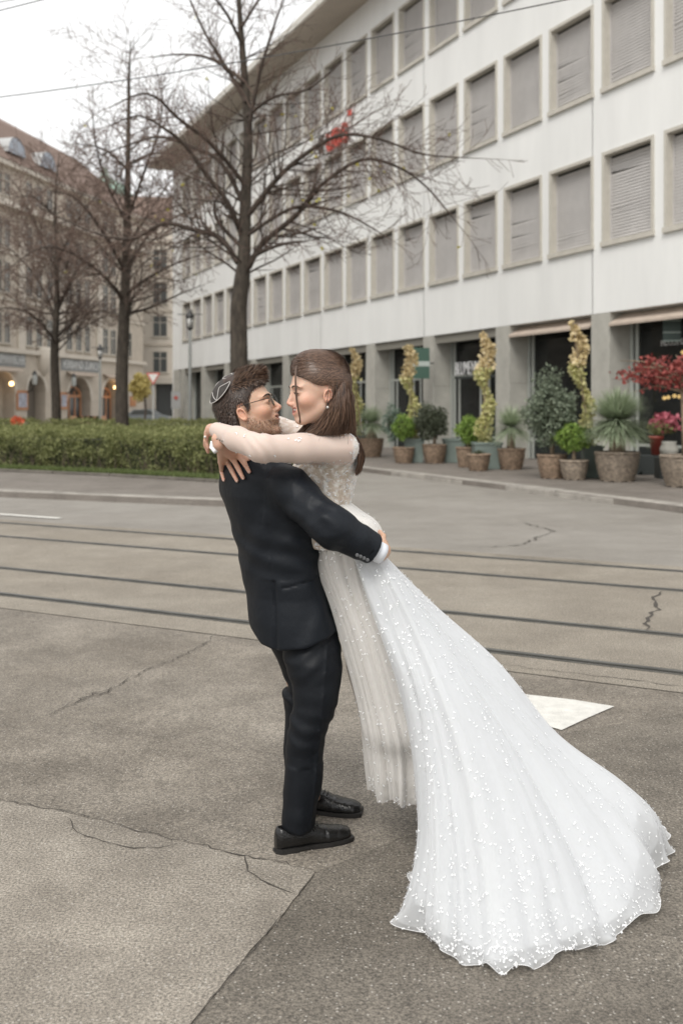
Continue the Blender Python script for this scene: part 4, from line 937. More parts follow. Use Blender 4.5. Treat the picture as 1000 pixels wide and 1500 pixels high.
def field_obj(name, V, Fq, m, parent, M=None, colf=None, relax=0):
    V0 = V.copy()
    if M is not None: A = np.array(M); V = V @ A[:3, :3].T + A[:3, 3]
    me = np_mesh(name, V, Fq)
    if colf is not None:
        c = np.ones((len(V), 4), np.float32); c[:, :3] = colf(V0); at = me.attributes.new('Col', 'FLOAT_COLOR', 'POINT'); at.data.foreach_set('color', c.ravel())
    o = link(name, me, m, parent, True)
    return o
def join(parts):
    V = []; Fs = []; C = []; n = 0
    for v, f, c in parts: V.append(v); Fs.append(f + n); C.append(np.broadcast_to(np.asarray(c, np.float32), v.shape)); n += len(v)
    return np.concatenate(V), np.concatenate(Fs), np.concatenate(C)
def ribbons(name, pts, wid, nrm_, m, parent, vary=None):
    """flat tapered locks; pts (n,k,3), width (n,), surface normal (n,3)"""
    n, k, _ = pts.shape; V = np.zeros((n, k, 2, 3)); prof = np.linspace(0, 1, k); prof = np.sin(np.clip(prof * .9 + .12, 0, 1) * math.pi) ** .6
    for i in range(k):
        d = pts[:, min(i + 1, k - 1)] - pts[:, max(i - 1, 0)]; s = np.cross(d, nrm_); s /= np.linalg.norm(s, axis=1)[:, None] + 1e-9
        V[:, i, 0] = pts[:, i] - s * (wid * prof[i])[:, None]; V[:, i, 1] = pts[:, i] + s * (wid * prof[i])[:, None]
    b = (np.arange(n) * 2 * k)[:, None]; Fq = np.concatenate([b + np.array([2 * i, 2 * i + 1, 2 * i + 3, 2 * i + 2]) for i in range(k - 1)])
    me = np_mesh(name, V.reshape(-1, 3), Fq); vv = rng.uniform(0, 1, n) if vary is None else vary
    at = me.attributes.new('vary', 'FLOAT', 'POINT'); at.data.foreach_set('value', vv.repeat(2 * k).astype(np.float32)); o = link(name, me, m, parent, True); o['kind'] = 'stuff'; return o
def colmat(name, rough=.5, sss=0.0, spec=.4, sheen=0, bump=0, bscale=200, coat=0):
    m = mat(name, (.5, .5, .5), rough, spec=spec, bump=bump, bscale=bscale); t = m.node_tree; b = t.nodes['Principled BSDF']
    a = t.nodes.new('ShaderNodeAttribute'); a.attribute_name = 'Col'; t.links.new(a.outputs['Color'], b.inputs['Base Color'])
    b.inputs['Sheen Weight'].default_value = sheen
    if sss: b.inputs['Subsurface Weight'].default_value = sss; b.inputs['Subsurface Radius'].default_value = (.9, .35, .2); b.inputs['Subsurface Scale'].default_value = .012
    return m
M_skin = colmat('skin', .48, .35, .4, bump=.12, bscale=350)
M_hairm = leafmat('dark_brown_hair', (.022, .014, .01), (.09, .055, .038), rough=.42, trans=.05)
M_hairb = leafmat('long_brown_hair', (.028, .015, .01), (.2, .118, .078), rough=.38, trans=.05)
def hairbase(name, c1, c2, st):
    return mat(name, c1, .5, col2=c2, var=1, vscale=30, stretch=st, bump=.2, bscale=60)
M_hbm = hairbase('hair_base_dark', (.018, .012, .009), (.05, .03, .022), (1, 1, 1)); M_hbb = hairbase('hair_base_brown', (.04, .024, .016), (.08, .048, .032), (1, 1, 1))
M_suit = mat('navy_suit', (.0058, .0082, .0122), .55, var=.12, vscale=90, spec=.25, bump=.3, bscale=11)
M_suit2 = mat('navy_trousers', (.0046, .0062, .009), .55, var=.12, vscale=90, spec=.22, bump=.28, bscale=12)
M_shirt = mat('white_shirt', (.74, .77, .82), .8); M_leather = mat('black_leather', (.007, .0068, .0068), .24, spec=.55, bump=.15, bscale=120); M_sole = mat('shoe_sole', (.014, .013, .012), .6)
SK = np.array((.58, .385, .28)); SKB = np.array((.62, .415, .315))
# ------------------------------------------------------------------ head builder (x forward, y left, z up)
def head_field(male):
    j = 1.0 if male else .93
    def f(x, y, z):
        ya = np.abs(y)
        d = ell(x, y, z, (-.012, 0, .045), (.098, .076, .088)); d = smin(d, ell(x, y, z, (.028, 0, -.022 if male else -.014), (.062, .058 * j, .082 if male else .076)), .03)
        d = smin(d, cone(x, ya, z, (-.002, .05 * j, -.042), (.06, .014, -.094 if male else -.08), .019 * j, .015), .025)
        d = smin(d, ell(x, y, z, (.068 if male else .07, 0, -.094 if male else -.08), (.017, .019, .015)), .015)                                   # chin
        d = smin(d, ell(x, ya, z, (.076, .025, .03), (.016, .03, .010 if male else .007)), .016)               # brows
        d = smin(d, ell(x, ya, z, (.058, .042 * j, -.018), (.026, .022, .02)), .025)                            # cheeks
        d = smax(d, -ell(x, ya, z, (.1, .033, .012), (.02, .019, .013)), .014)                                 # sockets
        d = smin(d, ell(x, ya, z, (.0765, .032, .011), (.0145, .0165, .0115)), .004)                             # lids
        d = smax(d, -ell(x, ya, z, (.094, .032, .009 - 9 * 0), (.009, .0115, .0027 if male else .0014)), .002)
        d = smin(d, cone(x, y, z, (.084, 0, .02), (.108 if male else .1045, 0, -.021), .006, .0092 if male else .0078), .013)    # nose
        d = smin(d, ell(x, ya, z, (.096, .011, -.0265), (.011, .0065, .0065)), .006)
        zc = z - (10 if not male else 5) * y * y; mz = -.052 if male else -.049                                        # smiling mouth line
        d = smin(d, ell(x, y, z, (.08, 0, mz), (.014, .028, .02)), .014)
        d = smin(d, ell(x, y, zc, (.087, 0, mz + (.0065 if male else .0085)), (.007, .024, .0032)), .005); d = smin(d, ell(x, y, zc, (.0855, 0, mz - (.0085 if male else .0115)), (.0075, .021, .0042)), .005)
        d = smax(d, -ell(x, y, zc, (.099, 0, mz), (.019, .03, .0085 if not male else .004)), .003)
        # ears
        e = ell(x, ya, z, (-.008, .077, -.004), (.0145, .0065, .0225 if male else .019), Matrix.Rotation(R(-12), 3, 'Y')); e = smax(e, -ell(x, ya, z, (-.003, .088, .001), (.0095, .0075, .015 if male else .0125)), .006)
        er = np.sqrt(((x + .008 + .2 * (z + .004)) / .0132) ** 2 + ((z + .004) / (.021 if male else .0178)) ** 2); e = smin(e, np.sqrt(((er - 1) * .017) ** 2 + (ya - .0845) ** 2) - .0036, .003)
        e = smin(e, ell(x, ya, z, (-.003, .08, -.026 if male else -.022), (.007, .0055, .007)), .006); d = smin(d, e, .008)
        d = smin(d, cone(x, y, z, (-.02, 0, -.05), (-.045, 0, -.15), .055 if male else .045, .062 if male else .046), .03)
        return d
    return f
def head_col(male):
    base = SK if male else SKB
    def c(V):
        x, y, z = V.T; n = np.sin(x * 310 + 3 * np.sin(z * 170)) * np.sin(z * 290 + y * 200) * .5 + np.sin(x * 900 + z * 700) * .3
        C = np.tile(base, (len(V), 1)).astype(float); C *= (1 + .03 * n)[:, None]
        blush = np.exp(-(((x - .06) / .03) ** 2 + ((z + .02) / .025) ** 2)); C = C * (1 - blush[:, None] * np.array([0, .16, .2]))
        ear = (np.abs(y) > .074) & (x < .02) & (x > -.035); C[ear] = C[ear] * np.array([1.02, .86, .82])
        nose = np.exp(-(((x - .11) / .015) ** 2 + ((z + .022) / .015) ** 2)); C = C * (1 - nose[:, None] * np.array([0, .14, .14]))
        lip = np.exp(-(((z - (5 if male else 10) * y * y + (.053 if male else .05)) / .0105) ** 4)) * (x > .078) * (np.abs(y) < .024) * (.6 if male else .85); C = C * (1 - lip[:, None]) + lip[:, None] * np.array((.42, .16, .13) if male else (.5, .16, .14))
        if male:
            line = np.interp(x, [-.02, .02, .045, .07, .085, .12], [-.02, -.02, -.05, -.05, -.045, -.045]); k = np.clip((line - z) / .012, 0, 1) * (x > -.012) * np.clip((z + .125) / .02, 0, 1) * (1 - lip * .9)
            k = np.maximum(k, np.clip(1 - np.abs(x - .012) / .013, 0, 1) * (z < .02) * (z > -.05)); k = k * np.clip(.55 + .5 * n, 0, 1) * .62
            C = C * (1 - k[:, None]) + k[:, None] * np.array((.2, .115, .07))
        return C
    return c
def make_eyes(parent, M, open_=.6):
    mb = MB(); n = []
    for s in (-1, 1):
        c = Vector((.0765, s * .032, .012)); 
        for nm, r_, off, m in (('eye', .0125, 0, mat('eye_white', (.35, .31, .29), .25)), ('iris', .0062, .0078, mat('iris', (.03, .018, .012), .15))):
            q = MB().lathe([(r_ * math.sin(a), -r_ * math.cos(a)) for a in np.linspace(.1, math.pi - .1, 9)], 14)
            o = q.build(nm, m, parent, True); o.matrix_local = M @ Matrix.Translation(c + Vector((off, 0, 0)))
def settle(pts, male, lift):
    hf_ = head_field(male); q = np.array(cat_line(pts, 12), np.float32); g = lambda p: hf_(p[:, 0], p[:, 1], p[:, 2])
    for _ in range(8):
        d = g(q); gr = np.stack([g(q + e) - d for e in np.eye(3, dtype=np.float32) * .001], 1); gr /= np.linalg.norm(gr, axis=1)[:, None] + 1e-9; q = q - gr * (d - lift)[:, None]
    return [tuple(v) for v in q]
def cat_line(pts, n):
    P_ = [Vector(p) for p in pts]; o = []
    for i in range(n):
        t = i / (n - 1) * (len(P_) - 1.0001); a = int(t); o.append(list(P_[a].lerp(P_[a + 1], t - a)))
    return o
def strip(parent, name, pts, r, m, M, n=5, flat=1):
    if name in ('eyebrow', 'eyelashes'):
        r = list(np.interp(np.linspace(0, len(r) - 1, 12), range(len(r)), r)); pts = settle(pts, parent is GROOT, .0006)
    o = MB().tube(pts, r, n, True, flat).build(name, m, parent, True); o.matrix_local = M; return o
M_lash = mat('brow_hair', (.03, .018, .012), .8)
# ================================================================== GROOM
def Mh(origin, yaw, pitch, S): return Matrix.Translation(origin) @ Matrix.Rotation(yaw, 4, 'Z') @ Matrix.Rotation(-pitch, 4, 'Y') @ Matrix.Scale(S, 4)
GR = empty('person', (0, 0, 0)); tag(GR, 'man in a dark navy suit, skullcap and glasses holding the bride, seen from behind', 'man')
GROOT = GR
EYW, EPI, ES = R(-9), R(21), 1.02
m0 = Mh((0, 0, 0), EYW, EPI, ES); MH = Mh(P(355, 607, 3.565) - (m0 @ Vector((-.008, -.081, -.004))), EYW, EPI, ES)
def jl(py, Y=3.68): return EYE - (py - HY) / F * Y
def jx(px, Y=3.68): return (px - 500) / F * Y
JY = math.atan2(-.77, .64)      # shoulder line of the man
jrows = [(jl(p), jx(c), y, a, b) for p, c, y, a, b in (
    (648, 372, 3.68, .055, .055), (660, 373, 3.68, .085, .07), (670, 375, 3.68, .135, .085), (682, 378, 3.68, .18, .102), (697, 383, 3.68, .205, .118), (725, 388, 3.68, .207, .128), (770, 401, 3.68, .2, .128),
    (830, 411, 3.68, .178, .122), (870, 419, 3.68, .18, .124), (905, 428, 3.675, .192, .14), (955, 438, 3.67, .202, .15))]
SR = P(424, 716, 3.53); ER = P(486, 772, 3.39); WR = P(557, 810, 3.45); SLh = P(350, 712, 3.8); EL = P(430, 800, 3.95); WL = P(520, 800, 3.9)
fd = (WR - ER).normalized()
def jacket(X, Y, Z):
    d = zloft(X, Y, Z, jrows, JY)
    w = waves(X, Y, Z, 5, (14, 24, 38), (.004, .003, .0018), 1.6); d = d + w
    vx = jx(408) + (Z - jl(935)) * -.03; g_ = np.exp(-((X - vx) / .006) ** 2) * (Z < jl(842)) * (Y < 3.65); d = d + g_ * .009 + .004 * np.clip((vx - X) / .02, -1, 1) * np.exp(-((X - vx) / .04) ** 2) * (Z < jl(842))
    sm_ = np.exp(-((X - (jx(398) + (jl(760) - Z) * .05)) / .004) ** 2) * (Y < 3.65) * (Z > jl(842)); d = d + .003 * sm_                   # centre back seam
    d = d + .0035 * np.sin((Z * 1.0 + X * .55) * 75 + 2 * np.sin(X * 14)) * np.exp(-((Z - jl(800)) / .09) ** 2)          # pulls at the waist
    # flap pocket on the right hip
    pz = jl(848) + (X - jx(430)) * .22; d = d + .005 * np.exp(-((Z - pz) / .003) ** 2) * (X > jx(416)) * (X < jx(468)) * (Y < 3.66)
    zh = np.interp(X[:, 0, 0], [jx(352), jx(385), jx(408), jx(450), jx(500)], [jl(905), jl(936), jl(940), jl(934), jl(914)])[:, None, None]
    d = smax(d, zh - Z, .008)
    a = chain(X, Y, Z, [SR, ER, WR + fd * .1], (.078, .066, .046), .03)
    t = (X - ER.x) * fd.x + (Y - ER.y) * fd.y + (Z - ER.z) * fd.z
    a = a + .0022 * np.sin((X * .9 + Z * 1.3) * 70 + 2 * np.sin(Z * 25)) * np.exp(-((X - ER.x + .02) / .09) ** 2) + .0012 * np.sin((X * 1.2 - Z) * 50) + .002 * waves(X, Y, Z, 8, (40, 70), (1, .7))
    tc = (WR - ER).length - .028; a = smax(a, t - tc, .009); a = smax(a, -(smax(chain(X, Y, Z, [ER, WR + fd * .1], (.056, .034), .02), (tc - .03) - t, .004)), .006)
    ph = np.arctan2(Z - jl(765), X - jx(425)); rr1 = np.hypot(Z - jl(765), X - jx(425)); a = a + .0042 * (np.abs(np.sin(ph * 6.5 + .8 + .6 * np.sin(rr1 * 30))) ** .7 - .6) * np.exp(-((rr1 - .15) / .075) ** 2) * (Y < 3.6)
    a = a + .0028 * (np.abs(np.sin(t * 42 + X * 20)) ** .7 - .6) * np.exp(-((t - .12) / .07) ** 2)
    ax_ = (SR - Vector((jx(378), 3.68, jl(700)))).normalized(); sd_ = (X - SR.x) * ax_.x + (Y - SR.y) * ax_.y + (Z - SR.z) * ax_.z
    d = d + .0028 * np.exp(-((sd_ + .045) / .0045) ** 2) * (Y < 3.62) * (Z > jl(765))                 # armhole seam
    b = chain(X, Y, Z, [SLh, EL, WL], (.07, .06, .05), .03)
    return smin(smin(d, a, .035), b, .03)
V, Fq = surfnet(jacket, (-.58, 3.28, .62), (.24, 4.1, 1.5), .0062)
field_obj('jacket', V, Fq, M_suit, GR)
for i, (px, py) in enumerate(((523, 813), (528, 815), (533, 817.5), (538, 820))):
    q = P(px, py - 1, 3.4); o = MB().lathe([(.001, 0), (.0062, 0), (.0066, .002), (.0045, .003), (.001, .0022)], 12).build('button', mat('horn_button', (.1, .105, .11), .3), GR, True)
    lo_, hi_ = 3.3, 3.5; ys_ = np.arange(lo_, hi_, .001, dtype=np.float32); pr_ = [P(px, py, y) for y in ys_]
    ar = np.array([list(v) for v in pr_], np.float32)
    va = chain(ar[:, 0], ar[:, 1], ar[:, 2], [ER, WR + fd * .1], (.071, .047), .03); k = int(np.argmax(va < 0)) if (va < 0).any() else 60
    o.location = P(px, py, float(ys_[k]) - .003); o.rotation_euler = (R(90), 0, R(-8))
MB().tube([WR - fd * .05, WR - fd * .01, WR + fd * .008], (.037, .037, .037), 20).build('shirt_cuff', M_shirt, GR, True)
# trousers
def leg_rows(T): return [(jl(p, Y), jx(c, Y), Y, hw / F * Y, hy) for p, c, hw, Y, hy in T]
nl = leg_rows([(900, 452, 36, 3.64, .08), (925, 454, 41, 3.63, .092), (966, 458, 42.5, 3.6, .105), (1000, 463, 36, 3.585, .098), (1030, 462.5, 31.5, 3.575, .088), (1050, 457, 31, 3.57, .083), (1068, 451, 29.5, 3.57, .08), (1095, 446, 28, 3.57, .076), (1137, 443, 28, 3.565, .072), (1179, 439.5, 26.5, 3.56, .068), (1215, 437.5, 25.5, 3.555, .066)])
fl_ = leg_rows([(900, 424, 37, 3.78, .11), (928, 426, 40, 3.79, .11), (962, 438, 34, 3.8, .1), (1000, 449, 28, 3.8, .09), (1016, 443, 29, 3.8, .085), (1040, 444, 27, 3.8, .08), (1075, 441, 25, 3.81, .075), (1118, 441, 25, 3.82, .07), (1150, 441, 23, 3.83, .065), (1180, 441, 23, 3.83, .064)])
def trousers(X, Y, Z):
    a = zloft(X, Y, Z, nl, 0); b = zloft(X, Y, Z, fl_, 0)
    def folds(zc, s, A, sl): return A * np.sin((Z + X * sl) * 95 + 1.5 * np.sin(X * 30)) * np.exp(-((Z - zc) / s) ** 2)
    a = a + folds(jl(1045), .07, .0028, .55) + folds(jl(950), .07, .002, -.5) + .0022 * waves(X, Y, Z, 3, (30, 55), (1, .6)) + .004 * np.sin(X * 60 + 9 * Z) * (Z < jl(1100)) 
    a = a + .004 * np.exp(-((X - np.interp(Z[0, 0], [jl(1215), jl(1060), jl(930)], [jx(452, 3.5), jx(468, 3.5), jx(480, 3.5)])[None, None]) / .004) ** 2) * -1 * (Y < 3.6)   # pressed crease
    b = b + folds(jl(1020), .05, .006, .5) + .002 * waves(X, Y, Z, 4, (30, 55), (1, .6))
    return smin(a, b, .02)
V, Fq = surfnet(trousers, (-.33, 3.42, .04), (.06, 3.98, .9), .0062); field_obj('trousers', V, Fq, M_suit2, GR)
# shoes
def shoe(heel, toe, parent):
    d = toe - heel; L = .292; ang = math.atan2(d.y, d.x); M = Matrix.Translation(heel) @ Matrix.Rotation(ang, 4, 'Z')
    def f(x, y, z):
        t = x[:, 0, 0] * (.305 / .292); top = np.interp(t, [0, .02, .09, .13, .18, .23, .27, .3, .305], [.085, .098, .088, .09, .073, .06, .055, .045, .03])[:, None, None]
        hy = np.interp(t, [0, .015, .06, .13, .2, .25, .28, .3, .307], [.018, .03, .034, .036, .046, .045, .038, .024, .006])[:, None, None]
        zc = top * .42; hz = top - zc; zn = np.where(z > zc, (z - zc) / hz, (z - zc) / np.maximum(zc - .012, .01)); k = (np.abs(y / hy) ** 2.4 + np.abs(zn) ** 2.4) ** (1 / 2.4)
        d_ = (k - 1) * .03; d_ = smax(d_, np.maximum(-x, x - L), .012)
        op = ell(x, y, z, (.045, 0, .115), (.052, .028, .034)); d_ = smax(d_, -op, .006)
        d_ = d_ + .0013 * np.exp(-((x - .225 - .03 * (1 - np.abs(y) / .04)) / .0025) ** 2) + .0012 * np.exp(-((x - .105 + (z - .05) * .5) / .002) ** 2) + .0012 * np.sin(x * 220) * np.exp(-((x - .185) / .014) ** 2)
        return d_
    V, Fq = surfnet(f, (-.01, -.06, .0), (.32, .06, .12), .0035); root = field_obj('shoe', V, Fq, M_leather, parent, M)
    mb = MB(); out = []
    for t in np.linspace(0, 1, 40):
        x = L * t; hy = float(np.interp(x, [0, .015, .06, .13, .2, .25, .28, .3, .305], [.016, .032, .038, .039, .05, .049, .042, .028, .008])); out.append((x, hy))
    pl = [(x + .002, -y) for x, y in out] + [(x + .002, y) for x, y in out[::-1]]
    mb.prism(pl, .010, .021); s_ = mb.build('sole', M_sole, root); s_.matrix_local = M
    hp = [(x - .003, -y) for x, y in out if x < .085] + [(x - .003, y) for x, y in out[::-1] if x < .085]; h_ = MB().prism(hp, 0, .0105).build('heel', M_sole, root); h_.matrix_local = M
    fp = [(x, -y * .96) for x, y in out if x > .125] + [(x, y * .96) for x, y in out[::-1] if x > .125]; h_ = MB().prism(fp, .0, .0105).build('front_sole', M_sole, root); h_.matrix_local = M
    lc = MB()
    for q in range(4):
        x = .115 + q * .014; z = float(np.interp(x, [.09, .13, .18], [.09, .091, .074])) + .001; lc.tube([(x, -.018, z - .006), (x + .004, 0, z + .002), (x, .018, z - .006)], .0022, 5)
    lc.tube([(.118, 0, .094), (.105, -.028, .085), (.118, -.034, .07)], .002, 5); lc.tube([(.118, 0, .094), (.13, -.03, .084), (.14, -.036, .068)], .002, 5); lc.tube([(.118, 0, .094), (.11, -.018, .104), (.128, -.03, .092), (.118, 0, .094)], .002, 5)
    l_ = lc.build('laces', M_sole, root); l_.matrix_local = M; l_['kind'] = 'stuff'
    return root
shoe(Vector((G(403, 1250).x, G(403, 1250).y, 0)), G(509, 1229), GR)
shoe(Vector((G(422, 1187).x, G(422, 1187).y, 0)), G(527, 1194), GR)
# body: head, neck and trunk, hands, legs in one mesh
parts = []
hf = head_field(True); V, Fq = surfnet(hf, (-.125, -.1, -.2), (.13, .1, .15), .0024); A = np.array(MH); C = head_col(True)(V); parts.append((V @ A[:3, :3].T + A[:3, 3], Fq, C))
HO = MH.translation
nb = MH @ Vector((-.045, 0, -.13)); ch = Vector((jx(384), 3.68, jl(735)))
def gbody(X, Y, Z):
    d = chain(X, Y, Z, [nb, Vector((jx(376), 3.68, jl(675))), ch, Vector((jx(425), 3.68, jl(890)))], (.052, .06, .1, .1), .05)
    for a, b, c in ((Vector((jx(455), 3.61, jl(915))), Vector((jx(460, 3.57), 3.57, jl(1040, 3.57))), Vector((G(437, 1235).x, 3.56, .09))), (Vector((jx(428), 3.78, jl(915))), Vector((jx(445, 3.8), 3.8, jl(1030, 3.8))), Vector((jx(455, 3.83), 3.83, .09)))):
        d = smin(d, chain(X, Y, Z, [a, b, c], (.075, .05, .038), .03), .04)
    d = smin(d, chain(X, Y, Z, [ch, SR, ER, WR], (.06, .055, .042, .03), .03), .03); return smin(d, chain(X, Y, Z, [ch, SLh, EL, WL], (.06, .055, .042, .03), .03), .03)
V, Fq = surfnet(gbody, (-.56, 3.3, .03), (.24, 4.08, 1.56), .014); parts.append((V, Fq, SK * .92))
def ghand(X, Y, Z):
    w = WR - fd * .02; d = chain(X, Y, Z, [w, P(558, 806, 3.49), P(558, 806, 3.55)], (.026, .029, .03), .02)
    for i in range(4): z0 = 793 + i * 9.5; d = smin(d, chain(X, Y, Z, [P(560, z0, 3.53), P(563.5, z0 + 2, 3.575), P(561, z0 + 3, 3.62), P(554, z0 + 4, 3.64)], (.013, .0105, .0095, .008), .006), .006)
    return smin(d, chain(X, Y, Z, [P(560, 795, 3.5), P(561, 785, 3.53), P(556, 779, 3.56)], (.012, .009, .008), .006), .01)
V, Fq = surfnet(ghand, (.06, 3.4, .98), (.24, 3.72, 1.18), .0028); parts.append((V, Fq, SK * np.array([.9, .86, .85])))
V, Fq, C = join(parts); me = np_mesh('body', V, Fq); cc = np.ones((len(V), 4), np.float32); cc[:, :3] = C; at = me.attributes.new('Col', 'FLOAT_COLOR', 'POINT'); at.data.foreach_set('color', cc.ravel()); GB = link('body', me, M_skin, GR, True)
make_eyes(GR, MH)
# hair
hp = [(.08, .073), (.115, .088), (.15, .12), (.15, .2), (-.2, .2), (-.2, -.08), (-.1, -.09), (-.06, -.082), (-.034, -.045), (-.03, .008), (-.016, .034), (.006, .036), (.01, .004), (.024, .002), (.03, .04), (.044, .056), (.06, .07)]
def ghair(x, y, z):
    d = ell(x, y, z, (-.016, 0, .046), (.104, .081, .096)); d = smin(d, ell(x, y, z, (-.045, 0, -.02), (.062, .06, .06)), .03)
    d = smin(d, ell(x, y, z, (.055, 0, .11), (.044, .054, .028), Matrix.Rotation(R(-20), 3, 'Y')), .03); d = smin(d, ell(x, y, z, (.0, 0, .118), (.07, .062, .032)), .03)
    d = smax(d, poly2(x, z, hp), .006); return d + .0012 * np.sin(x * 110 + 2 * np.sin(y * 70)) * np.sin(y * 120 + z * 60)
V, Fq = surfnet(ghair, (-.14, -.1, -.1), (.13, .1, .2), .0026); hb = field_obj('hair', V, Fq, M_hbm, GR, MH)
def strands(V, Fq, n, dirf, L, w, M, name, m, parent, seg=4, mask=None):
    f = Fq[rng.integers(0, len(Fq), n * 3)]; c = V[f].mean(1); nn = np.cross(V[f[:, 1]] - V[f[:, 0]], V[f[:, 2]] - V[f[:, 0]]); nn /= np.linalg.norm(nn, axis=1)[:, None] + 1e-12
    if mask is not None: k = mask(c, nn); c, nn = c[k], nn[k]
    c, nn = c[:n], nn[:n]; n = len(c); d = dirf(c, nn); d /= np.linalg.norm(d, axis=1)[:, None]; L_ = L(c) * rng.uniform(.6, 1.25, n)
    bend = rng.normal(0, .14, (n, 3)); pts = np.stack([c + nn * .0005 + d * (L_ * t)[:, None] + nn * (.002 * math.sin(t * 2.4)) + bend * (L_ * t * t * .4)[:, None] for t in np.linspace(0, 1, seg)], 1)
    A = np.array(M); pts = pts @ A[:3, :3].T + A[:3, 3]; nw = nn @ A[:3, :3].T; nw /= np.linalg.norm(nw, axis=1)[:, None]
    return ribbons(name, pts, np.full(n, w) * rng.uniform(.6, 1.3, n), nw, m, parent)
def gd(c, nn):
    top = np.clip((c[:, 2] - .07) / .05, 0, 1)[:, None]; fwd = np.array([.9, 0, .3]); side = np.array([-.35, 0, -.8]); return fwd * top + side * (1 - top) + nn * (.1 + .28 * top) + rng.normal(0, .09, c.shape)
def nocap(c, nn):
    q = c - np.array([-.016, 0, .046]); q /= np.linalg.norm(q, axis=1)[:, None]; return q @ np.array(Vector((math.cos(R(122)), -.36, math.sin(R(122)))).normalized()) < math.cos(R(41))
strands(V, Fq, 6000, gd, lambda c: .010 + 0 * c[:, 2], .0009, MH, 'side_locks', M_hairm, hb, 4, lambda c, nn: nocap(c, nn) & (c[:, 2] < .105))
strands(V, Fq, 4500, gd, lambda c: .02 + 0 * c[:, 2], .0010, MH, 'top_locks', leafmat('top_hair', (.035, .02, .013), (.2, .125, .085), rough=.42, trans=.05), hb, 5, lambda c, nn: nocap(c, nn) & (c[:, 2] > .088))
for s in (-1, 1): strip(GR, 'eyebrow', [(.0905, s * .012, .030), (.0935, s * .026, .0345), (.0895, s * .044, .034), (.078, s * .056, .029)], (.0026, .0036, .003, .0012), M_lash, MH)
# beard stubble, slightly raised
V, Fq = surfnet(hf, (-.03, -.075, -.13), (.12, .075, .03), .004)
def bm(c, nn): x, y, z = c.T; line = np.interp(x, [-.02, .02, .045, .07, .085, .12], [.0, -.022, -.05, -.05, -.045, -.045]); return (z < line) & (x > -.005) & (z > -.122) & ~((np.abs(z + .0595) < .011) & (np.abs(y) < .024) & (x > .08))
strands(V, Fq, 900, lambda c, nn: nn * .5 + np.array([.2, 0, -.8]) + rng.normal(0, .3, c.shape), lambda c: .006 + 0 * c[:, 0], .0006, MH, 'beard', leafmat('beard_hair', (.06, .03, .015), (.2, .11, .055)), GR, 3, bm)
# glasses
gl = MB(); M_gm = mat('glasses_metal', (.03, .028, .026), .35, metal=.6)
for s in (-1, 1):
    ring = [(.101 - .006 * abs(math.cos(w)) * (1 if math.cos(w) * s > 0 else 0), s * (.033 + .024 * math.cos(w) * 1), .008 + .021 * math.sin(w)) for w in np.linspace(0, 2 * math.pi, 21)]
    gl.tube(ring, .0011, 5, False); gl.tube([(.096, s * .056, .018), (.05, s * .074, .022), (-.005, s * .083, .026), (-.02, s * .082, .012)], .0014, 5)
gl.tube([(.102, -.01, .012), (.107, 0, .015), (.102, .01, .012)], .0012, 5)
gg = gl.build('glasses', M_gm, GR, True); gg.matrix_local = MH
for s in (-1, 1):
    ln = MB(); cs = [(.1, s * (.033 + .0235 * math.cos(w)), .008 + .0205 * math.sin(w)) for w in np.linspace(0, 2 * math.pi, 20, endpoint=False)]; ln.add(cs, [tuple(range(20))]); ln.build('lens', glassmat('clear_lens', (.3, .32, .33), .86), gg)
# skullcap
axk = R(122); kc = Vector((math.cos(axk), -.36, math.sin(axk))).normalized(); kb1 = kc.cross(Vector((1, 0, .5))).normalized(); kb2 = kc.cross(kb1); kv = []
def kpt(a, w, e=0):
    d = kc * math.cos(a) + (kb1 * math.cos(w) + kb2 * math.sin(w)) * math.sin(a); r_ = 1 / math.sqrt((d.x / .112) ** 2 + (d.y / .089) ** 2 + (d.z / .108) ** 2); return Vector((-.016, 0, .046)) + d * (r_ + e)
kr = R(37); km = MB(); NA, NW = 10, 40; km.v = [tuple(kpt(kr * i / NA, 2 * math.pi * j / NW)) for i in range(NA + 1) for j in range(NW)]
km.f = [(i * NW + j, i * NW + (j + 1) % NW, (i + 1) * NW + (j + 1) % NW, (i + 1) * NW + j) for i in range(NA) for j in range(NW)]
kp = km.build('skullcap', mat('cap_linen', (.05, .045, .042), .95, var=.25, vscale=120), GR, True); kp.matrix_local = MH
tr = MB(); tr.tube([kpt(kr, w, .0008) for w in np.linspace(0, 2 * math.pi, 41)], .0016, 5, False)
for w in (.9, .9 + math.pi / 2, .9 + math.pi, .9 + 1.5 * math.pi): tr.tube([kpt(kr * (1 - .55 * math.sin(t * math.pi)), w + t * math.pi / 2 , .0012) for t in np.linspace(0, 1, 12)], .0013, 5, False)
tr.build('trim', mat('cap_trim', (.5, .48, .46), .7), kp, True)
# ================================================================== BRIDE
BR = empty('person', (0, 0, 0)); tag(BR, 'woman in a long white lace wedding dress with spread train, lifted in the man\'s arms', 'woman')
BYW, BPI, BS = R(197), R(-4), 1.05
m0 = Mh((0, 0, 0), BYW, BPI, BS); BH = Mh(P(480, 579, 3.43) - (m0 @ Vector((-.008, .081, -.004))), BYW, BPI, BS)
bx = lambda px, Y=3.66: (px - 500) / F * Y
bz = lambda py, Y=3.66: EYE - (py - HY) / F * Y
trow = [(bz(p), bx(c), y, a, b) for p, c, y, a, b in ((634, 478, 3.64, .06, .07), (642, 486, 3.65, .085, .14), (654, 489, 3.66, .1, .175), (675, 487, 3.67, .1, .165), (700, 483, 3.68, .1, .14), (722, 480, 3.68, .094, .13), (742, 477, 3.68, .09, .125), (765, 478, 3.68, .1, .14), (800, 490, 3.68, .13, .16))]
LS = P(502, 655, 3.53); LM = P(440, 657, 3.45); LE = P(383, 657, 3.385); LF = P(347, 643, 3.45); LW = P(318, 630, 3.56)
